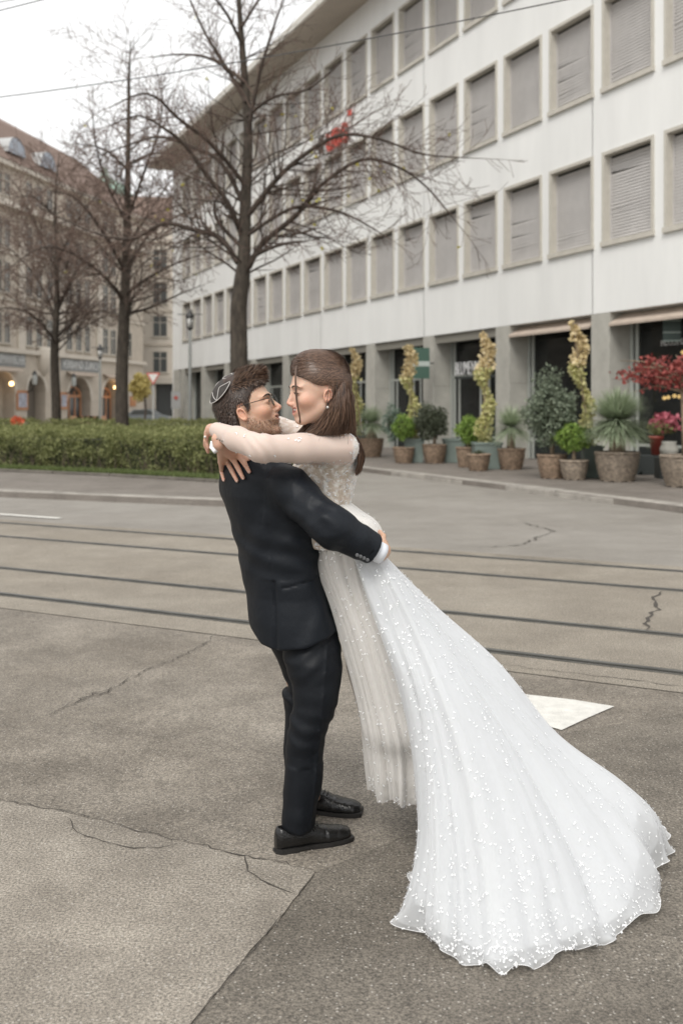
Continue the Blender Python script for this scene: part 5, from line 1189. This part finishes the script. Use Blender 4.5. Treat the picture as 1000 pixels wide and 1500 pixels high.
RS = P(450, 642, 3.84); RE = P(408, 630, 3.86); RW = P(345, 640, 3.8); RH = P(322, 648, 3.62)
def dress_top(X, Y, Z):
    d = zloft(X, Y, Z, trow, 0); d = smin(d, ell(X, Y, Z, tuple(P(448, 690, 3.6)), (.05, .06, .055)), .05)
    a = chain(X, Y, Z, [LS, LM, LE, LF, LW], (.056, .05, .046, .041, .028), .02)
    a = a + .0016 * np.sin((X * 1.4 + Z) * 120 + np.sin(Z * 60)) * np.exp(-((X - LE.x) / .05) ** 2)
    b = chain(X, Y, Z, [RS, RE, RW], (.055, .048, .035), .02)
    d = smin(smin(d, a, .03), b, .02)
    # open neck
    d = smax(d, -ell(X, Y, Z, tuple(P(463, 628, 3.6)), (.055, .07, .055)), .01)
    lace = np.clip((bx(515) - X) * 0 + (bz(668) - Z) / .02, 0, 1); return d - .0016 * lace * (np.sin(X * 420 + 2 * np.sin(Z * 160)) * np.sin(Z * 380 + 2 * np.sin(X * 150 + Y * 90)))
def dt_col(V):
    x, y, z = V.T; n = np.sin(x * 520 + 3 * np.sin(z * 210)) * np.sin(z * 470 + 3 * np.sin(x * 190 + y * 120)); n2 = np.sin(x * 160 + 2 * np.sin(z * 90)) * np.sin(z * 140 + y * 80)
    sl = np.array((.60, .485, .425)); lc = np.array((.74, .715, .67)); bg = np.array((.5, .42, .34))
    k = np.clip((.34 + n * .8 + n2 * .8), 0, 1)[:, None]; lace = bg * (1 - k) + lc * k
    edge = np.clip((x - bx(508)) / .02, 0, 1)[:, None]; lace = lace * (1 - edge * .7) + lc * edge * .7
    isb = np.clip((bz(676) - z) / .008, 0, 1)[:, None]; isb = np.maximum(isb, np.clip((x - bx(514)) / .012, 0, 1)[:, None])
    isb = np.maximum(isb, (np.clip((y - 3.72) / .03, 0, 1) * .5)[:, None])
    return sl * (1 - isb) + lace * isb
V, Fq = surfnet(dress_top, (-.52, 3.32, 1.03), (.13, 3.96, 1.56), .0048)
M_top = colmat('lace_and_tulle', .7, .1, .25, sheen=.25)
DT = field_obj('dress_top', V, Fq, M_top, BR, None, dt_col)
M_motif = mat('white_embroidery', (.82, .83, .84), .6, Sheen_Weight=.2)
def motifs(name, C, N, T, size, parent):
    """little pairs of embroidered leaves lying on the cloth"""
    n = len(C); B = np.cross(N, T); B /= np.linalg.norm(B, axis=1)[:, None] + 1e-9; T = np.cross(B, N); V = []; Fl = []
    for s in (-1, 1, 0):
        on = rng.random(n) < (.95 if s else .35); a = rng.uniform(0, 6.283, n) if s == 0 else ang_ + s * rng.uniform(.35, .8, n) if s == 1 else None
        if s == -1: ang_ = rng.uniform(0, 6.283, n); a = ang_ - rng.uniform(.35, .8, n)
        d = T * np.cos(a)[:, None] + B * np.sin(a)[:, None]; e = np.cross(N, d); sz = (size * rng.uniform(.7, 1.3, n))[:, None]
        ps = [C + N * .001, C + d * sz * .4 + e * sz * .24 + N * .003, C + d * sz * .85 + e * sz * .16 + N * .003, C + d * sz + N * .0015, C + d * sz * .85 - e * sz * .16 + N * .003, C + d * sz * .4 - e * sz * .24 + N * .003]
        v = np.stack(ps, 1)[on]; b = len(V) * 0; V.append(v.reshape(-1, 3)); Fl.append(v.shape[0])
    V = np.concatenate(V); k = len(V) // 6; Fq = (np.arange(k) * 6)[:, None] + np.arange(6)[None]
    o = link(name, np_mesh(name, V, Fq), M_motif, parent); o['kind'] = 'stuff'; return o
def face_samples(V, Fq, n, ok):
    f = Fq[rng.integers(0, len(Fq), n * 6)]; c = V[f].mean(1); nn = np.cross(V[f[:, 2]] - V[f[:, 0]], V[f[:, 3]] - V[f[:, 1]]); nn /= np.linalg.norm(nn, axis=1)[:, None] + 1e-12
    k = ok(c); c, nn = c[k][:n], nn[k][:n]; return c, nn
c, nn = face_samples(V, Fq, 70, lambda c: (c[:, 2] > bz(676)) & (c[:, 0] < bx(510))); motifs('sleeve_motifs', c, nn, rng.normal(size=c.shape), .008, DT)
c, nn = face_samples(V, Fq, 800, lambda c: (c[:, 2] < bz(672)) | (c[:, 0] > bx(512))); motifs('lace_motifs', c, nn, rng.normal(size=c.shape), .008, DT)
# sleeve buttons and cuff frill
for i in range(9):
    t = i / 8; p = P(318 + 31 * t, 643 + 19 * t - 3 * math.sin(t * 3), 3.46 - .035 * t); o = MB().lathe([(.0004, -.0035), (.003, -.002), (.0037, 0), (.003, .002), (.0004, .0035)], 8).build('sleeve_button', mat('tiny_button', (.2, .17, .14), .35), DT, True); o.location = p
fr_ = MB(); fr_.tube([P(311, 646, 3.56), P(310, 655, 3.56), P(315, 661, 3.55), P(321, 657, 3.53)], (.006, .008, .009, .006), 12); fr_.build('cuff_frill', M_motif, DT, True)
# bride's body
parts = []; hf2 = head_field(False); V, Fq = surfnet(hf2, (-.125, -.1, -.2), (.13, .1, .15), .0024); A = np.array(BH); parts.append((V @ A[:3, :3].T + A[:3, 3], Fq, head_col(False)(V)))
nb2 = BH @ Vector((-.045, 0, -.13))
def bbody(X, Y, Z):
    d = chain(X, Y, Z, [nb2, P(476, 660, 3.67), P(482, 700, 3.68), P(478, 745, 3.68), P(495, 810, 3.68)], (.044, .06, .075, .065, .09), .05)
    d = smin(d, chain(X, Y, Z, [P(476, 655, 3.66), LS, LE, LW], (.04, .042, .034, .022), .03), .03); d = smin(d, chain(X, Y, Z, [P(476, 655, 3.66), RS, RE, RW], (.04, .042, .034, .022), .03), .03)
    for dy in (-.07, .07): d = smin(d, chain(X, Y, Z, [P(505, 815, 3.68 + dy), P(548, 960, 3.66 + dy * .6), P(577, 1070, 3.65 + dy * .5), P(580, 1100, 3.65 + dy * .5)], (.06, .035, .024, .02), .02), .04)
    return d
V, Fq = surfnet(bbody, (-.5, 3.36, .2), (.3, 3.96, 1.56), .012); parts.append((V, Fq, SKB * .95))
# hands: surface of the jacket under each finger
def on_jacket(px, py, lift):
    ys = np.arange(3.4, 3.9, .002, dtype=np.float32); a = np.array([list(P(px, py, float(y))) for y in ys], np.float32)
    d = np.array([float(jacket(a[i:i+1, 0][:, None, None], a[i:i+1, 1][:, None, None], a[i:i+1, 2][:, None, None])[0, 0, 0]) for i in range(0, len(a), 3)])
    k = np.argmax(d < 0) if (d < 0).any() else len(d) // 2; return P(px, py, float(ys[k * 3]) - lift)
HBw = P(322, 650, 3.52)
fing = [((324, 677), (325, 690), (328, 703)), ((333, 676), (340, 690), (347, 704)), ((342, 673), (350, 688), (356, 700)), ((349, 667), (359, 680), (365, 691))]
FG = [[on_jacket(*q, .012) for q in f_] for f_ in fing]; TH = [on_jacket(338, 656, .03), on_jacket(352, 665, .018), on_jacket(364, 672, .012)]
def bhand(X, Y, Z):
    d = chain(X, Y, Z, [P(320, 643, 3.52), HBw], (.024, .023), .02)
    for f_ in FG:
        d = smin(d, chain(X, Y, Z, [HBw, f_[0]], (.014, .0115), .01), .014)
        d = smin(d, chain(X, Y, Z, f_, (.0105, .0088, .0068), .003), .005)
        d = smin(d, ell(X, Y, Z, tuple(f_[0] + Vector((0, -.004, 0))), (.009, .009, .009)), .006)
    return smin(d, chain(X, Y, Z, TH, (.013, .0105, .008), .004), .01)
V, Fq = surfnet(bhand, (-.47, 3.38, 1.27), (-.3, 3.75, 1.5), .0022)
def hcol(V, tips, base):
    C = np.tile(base, (len(V), 1)); 
    for t in tips:
        d = np.linalg.norm(V - np.array(t), axis=1); k = np.clip(1 - d / .014, 0, 1)[:, None] * .5; C = C * (1 - k) + k * np.array((.55, .25, .2))
    return C
parts.append((V, Fq, hcol(V, [f_[2] for f_ in FG] + [f_[0] for f_ in FG], SKB * np.array([.97, .9, .88]))))
def ahand(X, Y, Z):
    d = chain(X, Y, Z, [LW, P(310, 630, 3.6)], (.025, .024), .02)
    for i in range(4): y = 3.6 + i * .02; d = smin(d, chain(X, Y, Z, [P(310, 628, y), P(303, 634 + i, y), P(301.5, 646 + i * 2, y), P(305, 656 + i * 2, y)], (.012, .0095, .0085, .0065), .004), .006)
    return d
V, Fq = surfnet(ahand, (-.54, 3.5, 1.36), (-.42, 3.74, 1.54), .0026); parts.append((V, Fq, SKB * np.array([.95, .86, .84])))
V, Fq, C = join(parts); me = np_mesh('body', V, Fq); cc = np.ones((len(V), 4), np.float32); cc[:, :3] = C; at = me.attributes.new('Col', 'FLOAT_COLOR', 'POINT'); at.data.foreach_set('color', cc.ravel()); BB = link('body', me, M_skin, BR, True)
for f_ in FG:                                     # nails
    d = (f_[2] - f_[1]).normalized(); o = MB().lathe([(.0005, .0), (.0036, 0), (.003, .0012), (.0005, .0016)], 10).build('fingernail', mat('nail', (.6, .42, .36), .25), BB, True); o.location = f_[2] + d * .002 + Vector((0, -.0062, 0)); o.rotation_euler = (R(90), 0, 0); o.scale = (1, 1.3, 1)
o = MB().lathe([(.0005, -.005), (.004, -.003), (.005, 0), (.004, .003), (.0005, .005)], 12).build('ring', mat('pearl', (.75, .72, .68), .2), BR, True); o.location = P(300.5, 640, 3.585)
o = MB().lathe([(.0005, -.005), (.004, -.003), (.0052, 0), (.004, .003), (.0005, .005)], 12).build('earring', mat('pearl', (.75, .72, .68), .2), BR, True); o.location = BH @ Vector((-.001, .091, -.043))
make_eyes(BR, BH)
for s in (-1, 1):
    strip(BR, 'eyebrow', [(.0895, s * .013, .029), (.092, s * .027, .0335), (.088, s * .043, .033), (.077, s * .054, .028)], (.0016, .0023, .0018, .0008), M_lash, BH)
    strip(BR, 'eyelashes', [(.0895, s * .02, .0095), (.0925, s * .032, .0085), (.0885, s * .042, .0075), (.082, s * .049, .007)], (.001, .0019, .002, .0012), M_lash, BH)
te = MB().tube([(.079, -.021, -.042), (.0850, 0, -.0455), (.079, .021, -.042)], .0052, 6, True, 1).build('teeth', mat('teeth', (.8, .78, .74), .25), BR, True); te.matrix_local = BH
# hair: volume, then locks
hp2 = [(.078, .066), (.1, .08), (.12, .2), (-.25, .2), (-.25, -.2), (-.03, -.2), (-.032, -.06), (-.036, -.03), (-.032, .02), (-.012, .032), (.014, .03), (.034, .038), (.05, .05), (.064, .058)]
def bhair(x, y, z):
    d = ell(x, y, z, (-.012, 0, .05), (.102, .081, .097)); d = smin(d, ell(x, y, z, (.03, 0, .102), (.048, .058, .036)), .04); d = smin(d, ell(x, y, z, (-.05, 0, .09), (.046, .052, .044)), .03)
    d = smin(d, cone(x, y, z, (-.054, 0, .02), (-.066, 0, -.11), .054, .04), .03)
    d = smax(d, poly2(x, z, hp2), .006); ang = np.arctan2(z - .07, x + .12)
    return d + .0005 * np.sin(ang * 90 + 2 * np.sin(y * 60))
V, Fq = surfnet(bhair, (-.16, -.11, -.17), (.13, .11, .2), .0028); bhb = field_obj('hair', V, Fq, M_hbb, BR, BH)
# swept locks from the hairline to the tie, both sides, lying on the skull
def skull(x, z, side, e=.0):
    q = 1 - ((x + .012) / (.109 + e)) ** 2 - ((z - .052) / (.102 + e)) ** 2; return side * (.086 + e) * np.sqrt(np.clip(q, .0, 1)) 
N_ = 6500; hx = np.array([.0, .03, .05, .066, .084, .082, .05, .0]); hz = np.array([.034, .036, .05, .06, .078, .118, .148, .158]); s_ = rng.random(N_) * 7; i0 = s_.astype(int); fr2 = s_ - i0; i1 = np.minimum(i0 + 1, 7)
sx0 = hx[i0] * (1 - fr2) + hx[i1] * fr2 + rng.normal(0, .003, N_); sz0 = hz[i0] * (1 - fr2) + hz[i1] * fr2 + rng.normal(0, .003, N_); side = np.where(rng.random(N_) < .7, 1, -1); ex, ez = -.094 + rng.normal(0, .008, N_), .045 + rng.normal(0, .02, N_)
pts = []; 
for t in np.linspace(0, 1, 9):
    x = sx0 * (1 - t) + ex * t; z = sz0 * (1 - t) + ez * t + .045 * np.sin(math.pi * t) * (sz0 / .15) + .0012 * np.sin(s_ * 9 + t * 6)
    r_ = np.sqrt(((x + .012) / .113) ** 2 + ((z - .052) / .107) ** 2); over = np.maximum(r_, 1e-3); x = np.where(r_ > 1, -.012 + (x + .012) / over, x); z = np.where(r_ > 1, .052 + (z - .052) / over, z)
    pts.append(np.stack([x, skull(x, z, side, .003 + .0012 * np.sin(s_ * 17)) * (1 - .45 * t ** 3), z], 1))
pts = np.stack(pts, 1)
for _ in range(4):                                # settle the locks on the hair surface
    f_ = lambda q: bhair(q[..., 0].astype(np.float32), q[..., 1].astype(np.float32), q[..., 2].astype(np.float32)); d0 = f_(pts); gr = np.stack([f_(pts + e_) - d0 for e_ in np.eye(3) * .002], -1); gr /= np.linalg.norm(gr, axis=-1)[..., None] + 1e-6; pts = pts - gr * (d0 - .0012 - .0012 * rng.random((len(pts), 1)))[..., None]
A = np.array(BH); pw = pts @ A[:3, :3].T + A[:3, 3]; nrm2 = (pts[:, 4] - np.array([-.012, 0, .05])) @ A[:3, :3].T; nrm2 /= np.linalg.norm(nrm2, axis=1)[:, None]
ribbons('swept_locks', pw, np.full(N_, .0009), nrm2, M_hairb, bhb)
# falling hair
def cat(ps, n):
    ps = np.array(ps, float); k = len(ps); o = []
    for t in np.linspace(0, k - 1.0001, n):
        i = int(t); f = t - i; a, b, c, d = ps[max(i - 1, 0)], ps[i], ps[min(i + 1, k - 1)], ps[min(i + 2, k - 1)]
        o.append(.5 * (2 * b + (c - a) * f + (2 * a - 5 * b + 4 * c - d) * f * f + (3 * b - a - 3 * c + d) * f ** 3))
    return np.array(o)
def fall(keys, n, width, name, seg=10, jit=.004, yv=.02, taper=True):
    """keys: list of guide lines, each a list of (px,py,Y); locks fill the space between neighbouring guides"""
    Gs = [cat([list(P(*q)) for q in g_], seg) for g_ in keys]; u_ = rng.random(n) * (len(Gs) - 1); i = u_.astype(int); f = (u_ - i)[:, None, None]; Gs = np.array(Gs)
    pts = Gs[i] * (1 - f) + Gs[np.minimum(i + 1, len(Gs) - 1)] * f; off = rng.normal(0, jit, (n, 1, 3)); off[:, :, 1] += rng.uniform(-yv, yv, (n, 1)); pts = pts + off * np.linspace(.3, 1, seg)[None, :, None] + min(.003, jit * .75) * np.sin(np.linspace(0, 9, seg)[None, :, None] + rng.uniform(0, 6, (n, 1, 3)))
    L = rng.uniform(.8, 1.0, n); k = np.linspace(0, 1, seg); 
    return ribbons(name, pts, np.full(n, width), np.tile(np.array([[0, -1.0, .1]]), (n, 1)) + rng.normal(0, .35, (n, 3)), M_hairb, bhb)
g1_ = [[(484, 588, 3.44), (476, 604, 3.46), (462, 622, 3.49), (441, 640, 3.5)], [(489, 585, 3.42), (483, 604, 3.43), (473, 624, 3.45), (458, 641, 3.48)], [(495, 575, 3.42), (492, 600, 3.42), (486, 622, 3.44), (474, 638, 3.48)],
       [(502, 562, 3.44), (503, 590, 3.43), (499, 620, 3.45), (492, 638, 3.49)], [(507, 558, 3.48), (510, 590, 3.47), (509, 620, 3.49), (504, 640, 3.53)], [(509, 560, 3.54), (514, 590, 3.53), (515, 620, 3.55), (517, 642, 3.57)]]
fall(g1_, 5000, .0010, 'falling_locks')
fall([[(505, 552, 3.5), (510, 590, 3.52), (512, 630, 3.55)], [(508, 556, 3.56), (515, 590, 3.58), (518, 632, 3.6)]], 1500, .0012, 'back_locks')
fall([[(508, 625, 3.53), (518, 645, 3.54), (527, 670, 3.55), (521, 696, 3.57)], [(512, 625, 3.56), (524, 645, 3.57), (531, 668, 3.58), (525, 692, 3.6)]], 600, .0010, 'tail_lock', jit=.0035)
fall([[(452, 612, 3.6), (446, 625, 3.58), (432, 640, 3.58)], [(461, 614, 3.6), (452, 628, 3.58), (440, 641, 3.57)]], 700, .001, 'far_locks')
fall([[(432.5, 536, 3.44), (431.5, 560, 3.425), (434, 590, 3.425), (438, 610, 3.43), (438, 622, 3.46)], [(434.5, 535, 3.44), (434, 560, 3.425), (436, 590, 3.425), (439.5, 610, 3.43), (441, 620, 3.46)]], 34, .0008, 'loose_lock', jit=.0004, yv=.002)
fall([[(486, 560, 3.42), (480, 600, 3.42), (462, 640, 3.46)], [(512, 550, 3.5), (520, 600, 3.5), (530, 660, 3.54)]], 70, .0006, 'flyaways', jit=.012)
fall([[(452, 553, 3.47), (457, 575, 3.44), (455, 600, 3.45)], [(453, 553, 3.47), (458, 575, 3.44), (456, 600, 3.45)]], 3, .0007, 'fine_lock', jit=.001, yv=.002)
# volume under the falling hair
def fallvol(X, Y, Z):
    d = chain(X, Y, Z, [P(500, 575, 3.5), P(497, 605, 3.51), P(493, 628, 3.54)], (.032, .034, .03), .02); d = smin(d, chain(X, Y, Z, [P(486, 596, 3.48), P(472, 622, 3.51), P(458, 636, 3.53)], (.014, .018, .014), .02), .02)
    d = smin(d, chain(X, Y, Z, [P(507, 590, 3.55), P(508, 628, 3.58)], (.025, .028), .02), .02); return d + .0015 * np.sin(X * 420 + Z * 80)
V, Fq = surfnet(fallvol, (-.16, 3.38, 1.42), (.1, 3.68, 1.68), .004); field_obj('falling_hair', V, Fq, M_hbb, bhb)
# ------------------------------------------------------------------ skirt and train
def tullemat(name, col, alpha, rough=.8):
    m = bpy.data.materials.new(name); m.use_nodes = True; t = m.node_tree; n = t.nodes; l = t.links; b = n['Principled BSDF']; b.inputs['Base Color'].default_value = (*col, 1); b.inputs['Roughness'].default_value = rough; b.inputs['Specular IOR Level'].default_value = .2; b.inputs['Sheen Weight'].default_value = .25
    tl = n.new('ShaderNodeBsdfTranslucent'); tl.inputs[0].default_value = (*col, 1); m1 = n.new('ShaderNodeMixShader'); m1.inputs[0].default_value = .12 if 'lining' in name else .3; l.new(b.outputs[0], m1.inputs[1]); l.new(tl.outputs[0], m1.inputs[2])
    tr = n.new('ShaderNodeBsdfTransparent'); m2 = n.new('ShaderNodeMixShader'); lw = n.new('ShaderNodeLayerWeight'); lw.inputs[0].default_value = .35   # net looks denser where it turns away
    mr = n.new('ShaderNodeMapRange'); mr.inputs[3].default_value = alpha; mr.inputs[4].default_value = min(1, alpha + .55); l.new(lw.outputs['Facing'], mr.inputs[0]); l.new(mr.outputs[0], m2.inputs[0]); l.new(tr.outputs[0], m2.inputs[1]); l.new(m1.outputs[0], m2.inputs[2]); l.new(m2.outputs[0], n['Material Output'].inputs[0]); return m
M_tulle = tullemat('white_tulle', (.76, .775, .79), .42); M_line = tullemat('white_lining', (.79, .8, .81), .96); M_wtul = tullemat('ivory_tulle', (.86, .845, .82), .362); M_wline = tullemat('ivory_lining', (.88, .86, .84), .985)
def rib_surface(ribs, nu, nv, closed=True):
    K = len(ribs); Rr = np.array([cat([list(p) for p in r_], nv) for r_ in ribs])      # K, nv, 3
    out = np.zeros((nu, nv, 3))
    for i in range(nu):
        t = i / nu * K if closed else i / (nu - 1) * (K - 1.0001); a = int(t); f = t - a; ix = [(a - 1), a, a + 1, a + 2]; ix = [q % K if closed else min(max(q, 0), K - 1) for q in ix]
        p0, p1, p2, p3 = (Rr[q] for q in ix); out[i] = .5 * (2 * p1 + (p2 - p0) * f + (2 * p0 - 5 * p1 + 4 * p2 - p3) * f * f + (3 * p1 - p0 - 3 * p2 + p3) * f ** 3)
    return out
def grid_normals(S):
    du = np.roll(S, -1, 0) - np.roll(S, 1, 0); dv = np.gradient(S, axis=1); n = np.cross(du, dv); n /= np.linalg.norm(n, axis=2)[..., None] + 1e-9
    c = S.mean(0, keepdims=True); s = np.sign(((S - c) * n).sum(2, keepdims=True).mean()); return n * s
def grid_faces(nu, nv, closed=True):
    i, j = np.meshgrid(np.arange(nu if closed else nu - 1), np.arange(nv - 1), indexing='ij'); i2 = (i + 1) % nu; return np.stack([i * nv + j, i2 * nv + j, i2 * nv + j + 1, i * nv + j + 1], -1).reshape(-1, 4)
def cloth(name, S, m, parent):
    nu, nv, _ = S.shape; return link(name, np_mesh(name, S.reshape(-1, 3), grid_faces(nu, nv)), m, parent, True)
g0 = lambda px, py, lift=.012: Vector((G(px, py).x, G(px, py).y, lift))
ribs = [
 [P(512, 800, 3.485), P(545, 898, 3.43), P(580, 1000, 3.37), P(600, 1085, 3.31), P(611, 1190, 3.24), P(608, 1262, 3.21), g0(593, 1322)],
 [P(528, 803, 3.48), P(567, 905, 3.41), P(606, 1010, 3.28), P(620, 1110, 3.18), P(625, 1220, 3.07), P(620, 1310, 2.98), g0(612, 1378)],
 [P(540, 806, 3.48), P(586, 912, 3.39), P(625, 1025, 3.24), P(646, 1130, 3.12), P(660, 1250, 2.98), P(662, 1350, 2.87), g0(660, 1412)],
 [P(550, 809, 3.48), P(605, 912, 3.38), P(655, 1025, 3.22), P(695, 1140, 3.08), P(722, 1265, 2.94), P(736, 1370, 2.82), g0(740, 1434)],
 [P(560, 811, 3.5), P(618, 908, 3.42), P(685, 1018, 3.28), P(742, 1135, 3.14), P(785, 1255, 2.99), P(808, 1350, 2.88), g0(822, 1412)],
 [P(561, 811, 3.52), P(628, 903, 3.46), P(705, 1008, 3.36), P(778, 1120, 3.24), P(840, 1235, 3.1), P(878, 1325, 2.99), g0(898, 1384)],
 [P(562, 811, 3.55), P(632, 900, 3.52), P(716, 1000, 3.46), P(805, 1100, 3.38), P(884, 1200, 3.26), P(938, 1278, 3.16), g0(962, 1330)],
 [P(563, 813, 3.6), P(641, 892, 3.6), P(735, 979, 3.58), P(814, 1077, 3.55), P(906, 1150, 3.5), P(957, 1203, 3.45), g0(974, 1268)],
 [P(563, 816, 3.66), P(636, 888, 3.7), P(728, 973, 3.74), P(802, 1069, 3.76), P(890, 1140, 3.74), P(938, 1186, 3.66), g0(962, 1216)],
 [P(559, 820, 3.7), P(622, 895, 3.78), P(700, 985, 3.86), P(760, 1070, 3.9), P(815, 1130, 3.93), g0(850, 1183, .05), g0(862, 1190)],
 [P(554, 824, 3.7), P(600, 905, 3.8), P(645, 1000, 3.9), P(680, 1080, 3.96), P(705, 1130, 3.98), g0(715, 1178, .05), g0(720, 1184)],
 [P(535, 824, 3.56), P(570, 915, 3.58), P(602, 1010, 3.66), P(618, 1090, 3.68), P(628, 1160, 3.68), g0(632, 1220, .05), g0(634, 1228)],
]
NU, NV = 1080, 150
S = rib_surface(ribs, NU, NV); Nn = grid_normals(S); u_ = np.linspace(0, 1, NU, endpoint=False)[:, None]; v_ = np.linspace(0, 1, NV)[None]
def foldf(u, v, seed, hem=1.0):
    r_ = np.random.default_rng(seed); o = 0
    for n, a in ((5, .6), (9, .9), (15, .7), (24, .4), (41, .16)):
        o = o + a * np.sin(2 * math.pi * n * u + r_.uniform(0, 6) + .9 * np.sin(v * 3.2 + r_.uniform(0, 6)))
    env = np.clip(v * 1.15, 0, 1) ** 1.3; o = o * env * .017 * (.65 + .5 * np.sin(2 * math.pi * 2 * u + 1.3 * np.sin(2 * math.pi * 3 * u + v * 2) + 1))
    ruf = np.clip((v - .86) / .14, 0, 1) ** 2; q = np.sin(2 * math.pi * 17 * u + 2.2 * np.sin(2 * math.pi * 5 * u)) + .45 * np.sin(2 * math.pi * 31 * u + 4 * np.sin(2 * math.pi * 3 * u)); return o + ruf * q * .02 * hem
def train(off, vend, seed, hem=1.0, lift=0, fs=1.0):
    D = foldf(u_, v_, seed, hem) * fs + off * np.clip(v_ * 6, .15, 1); T = S + Nn * D[..., None]
    ruf = np.clip((v_ - .84) / .16, 0, 1) ** 2; T[..., 2] += ruf * .014 * (1 + np.sin(2 * math.pi * 13 * u_ + seed + 2 * np.sin(2 * math.pi * 4 * u_))) + lift; T[..., 2] = np.maximum(T[..., 2], .006 + .004 * (off > -.01))
    k = max(2, int(NV * vend)); return T[:, :k]
T0 = train(0, 1, 4); DR = cloth('train', T0, M_tulle, BR)
def shorten(T, vend):
    nu, nv, _ = T.shape; O = np.zeros_like(T); j = np.linspace(0, 1, nv)[None] * vend[:, None] * (nv - 1); a = np.minimum(j.astype(int), nv - 2); f = (j - a)[..., None]; i = np.arange(nu)[:, None]; return T[i, a] * (1 - f) + T[i, a + 1] * f
uu_ = np.linspace(0, 1, NU, endpoint=False)
T1 = shorten(train(-.024, 1, 4, .4, 0, .8), .90 - .15 * np.exp(-((uu_ - .58) / .08) ** 2) + .015 * np.sin(uu_ * 60)); cloth('train_lining', T1, M_line, DR); T2 = shorten(train(-.010, 1, 4, 1.4, 0, .95), .965 - .09 * np.exp(-((uu_ - .6) / .08) ** 2) + .012 * np.sin(uu_ * 90 + 2)); cloth('train_tulle_layer', T2, M_tulle, DR)
hm = MB(); hm.tube([tuple(p) for p in T0[::2, -1]] + [tuple(T0[0, -1])], .0008, 5, False); hm.build('hem_edge', M_motif, DR, True)
def scatter(T, n, wf, size, name, parent):
    nu, nv, _ = T.shape; N2 = grid_normals(T); uu = rng.random(n * 8); vv = rng.random(n * 8); k = rng.random(n * 8) < wf(uu, vv); uu, vv = uu[k][:n], vv[k][:n]; i = (uu * nu).astype(int) % nu; j = np.minimum((vv * nv).astype(int), nv - 2)
    d = T[i, j + 1] - T[i, j]; motifs(name, T[i, j] + N2[i, j] * .002, N2[i, j], d, size, parent)
w1 = lambda u, v: np.clip(.15 + .5 * v ** 1.2 + .45 * np.sin(2 * math.pi * u * 11 + v * 5) * np.sin(v * 17 + u * 20) + .35 * (v > .82), .03, 1) * (v > .05)
scatter(T0, 2600, w1, .0062, 'train_motifs', DR)
# front skirt
def skirt_rows(rows, nu, nv, amp, seed, nf=(9, 17, 29)):
    A_ = cat([(EYE - (p - HY) / F * Y, (c - 500) / F * Y, Y, h / F * Y, b) for p, c, h, Y, b in rows], nv); th = np.linspace(0, 2 * math.pi, nu, endpoint=False)[:, None]; vv = np.linspace(0, 1, nv)[None]; r_ = np.random.default_rng(seed)
    fo_ = sum(a * np.sin(n * th + r_.uniform(0, 6) + 1.2 * np.sin(vv * 3 + r_.uniform(0, 6))) for n, a in zip(nf, (1, .7, .5))) * amp * (.15 + vv ** 1.1)
    X = A_[None, :, 1] + (A_[None, :, 3] + fo_) * np.cos(th); Y = A_[None, :, 2] + (A_[None, :, 4] + fo_) * np.sin(th); Z = np.broadcast_to(A_[None, :, 0], X.shape) + .012 * vv ** 6 * np.sin(th * 7 + seed); return np.stack([X, Y, Z], -1)
fr1 = [(736, 477, 36, 3.68, .13), (750, 486, 46, 3.68, .14), (762, 497, 52, 3.68, .15), (780, 507, 52, 3.68, .16), (822, 513, 51, 3.67, .17), (880, 529, 45, 3.66, .175), (930, 548, 49, 3.65, .18), (1010, 571, 50, 3.64, .185), (1060, 583, 51, 3.63, .19), (1090, 588, 51, 3.63, .16), (1125, 590, 48, 3.63, .15), (1156, 590, 42, 3.63, .14)]
K0 = skirt_rows(fr1, 420, 110, .011, 3); SKT = cloth('skirt', K0, M_wtul, BR)
fr2_ = [(p, c + 1, h - 6, Y, b - .02) for p, c, h, Y, b in fr1[:-1]]; fr2_[-1] = (1130, 592, 40, 3.63, .13); K1 = skirt_rows(fr2_, 420, 110, .009, 3); cloth('skirt_lining', K1, M_wline, SKT)
fr3_ = [(p, c - .5, h - 2, Y, b - .008) for p, c, h, Y, b in fr1[:-1]] + [(1148, 590, 40, 3.63, .135)]; K2 = skirt_rows(fr3_, 420, 110, .0105, 3); cloth('skirt_tulle_layer', K2, M_wtul, SKT)
fr4_ = [(900, 522, 30, 3.7, .06), (930, 520, 19, 3.72, .05), (980, 530, 20, 3.74, .05), (1030, 545, 22, 3.76, .06), (1090, 560, 24, 3.76, .06)]; K3 = skirt_rows(fr4_, 120, 60, .008, 5, (5, 9, 13)); cloth('underskirt', K3, tullemat('taupe_tulle', (.5, .42, .36), .45), SKT)
scatter(K0, 900, lambda u, v: np.clip(.5 + .3 * v + .35 * np.sin(u * 60 + v * 8), .05, 1) * (v > .1), .0066, 'skirt_motifs', SKT)
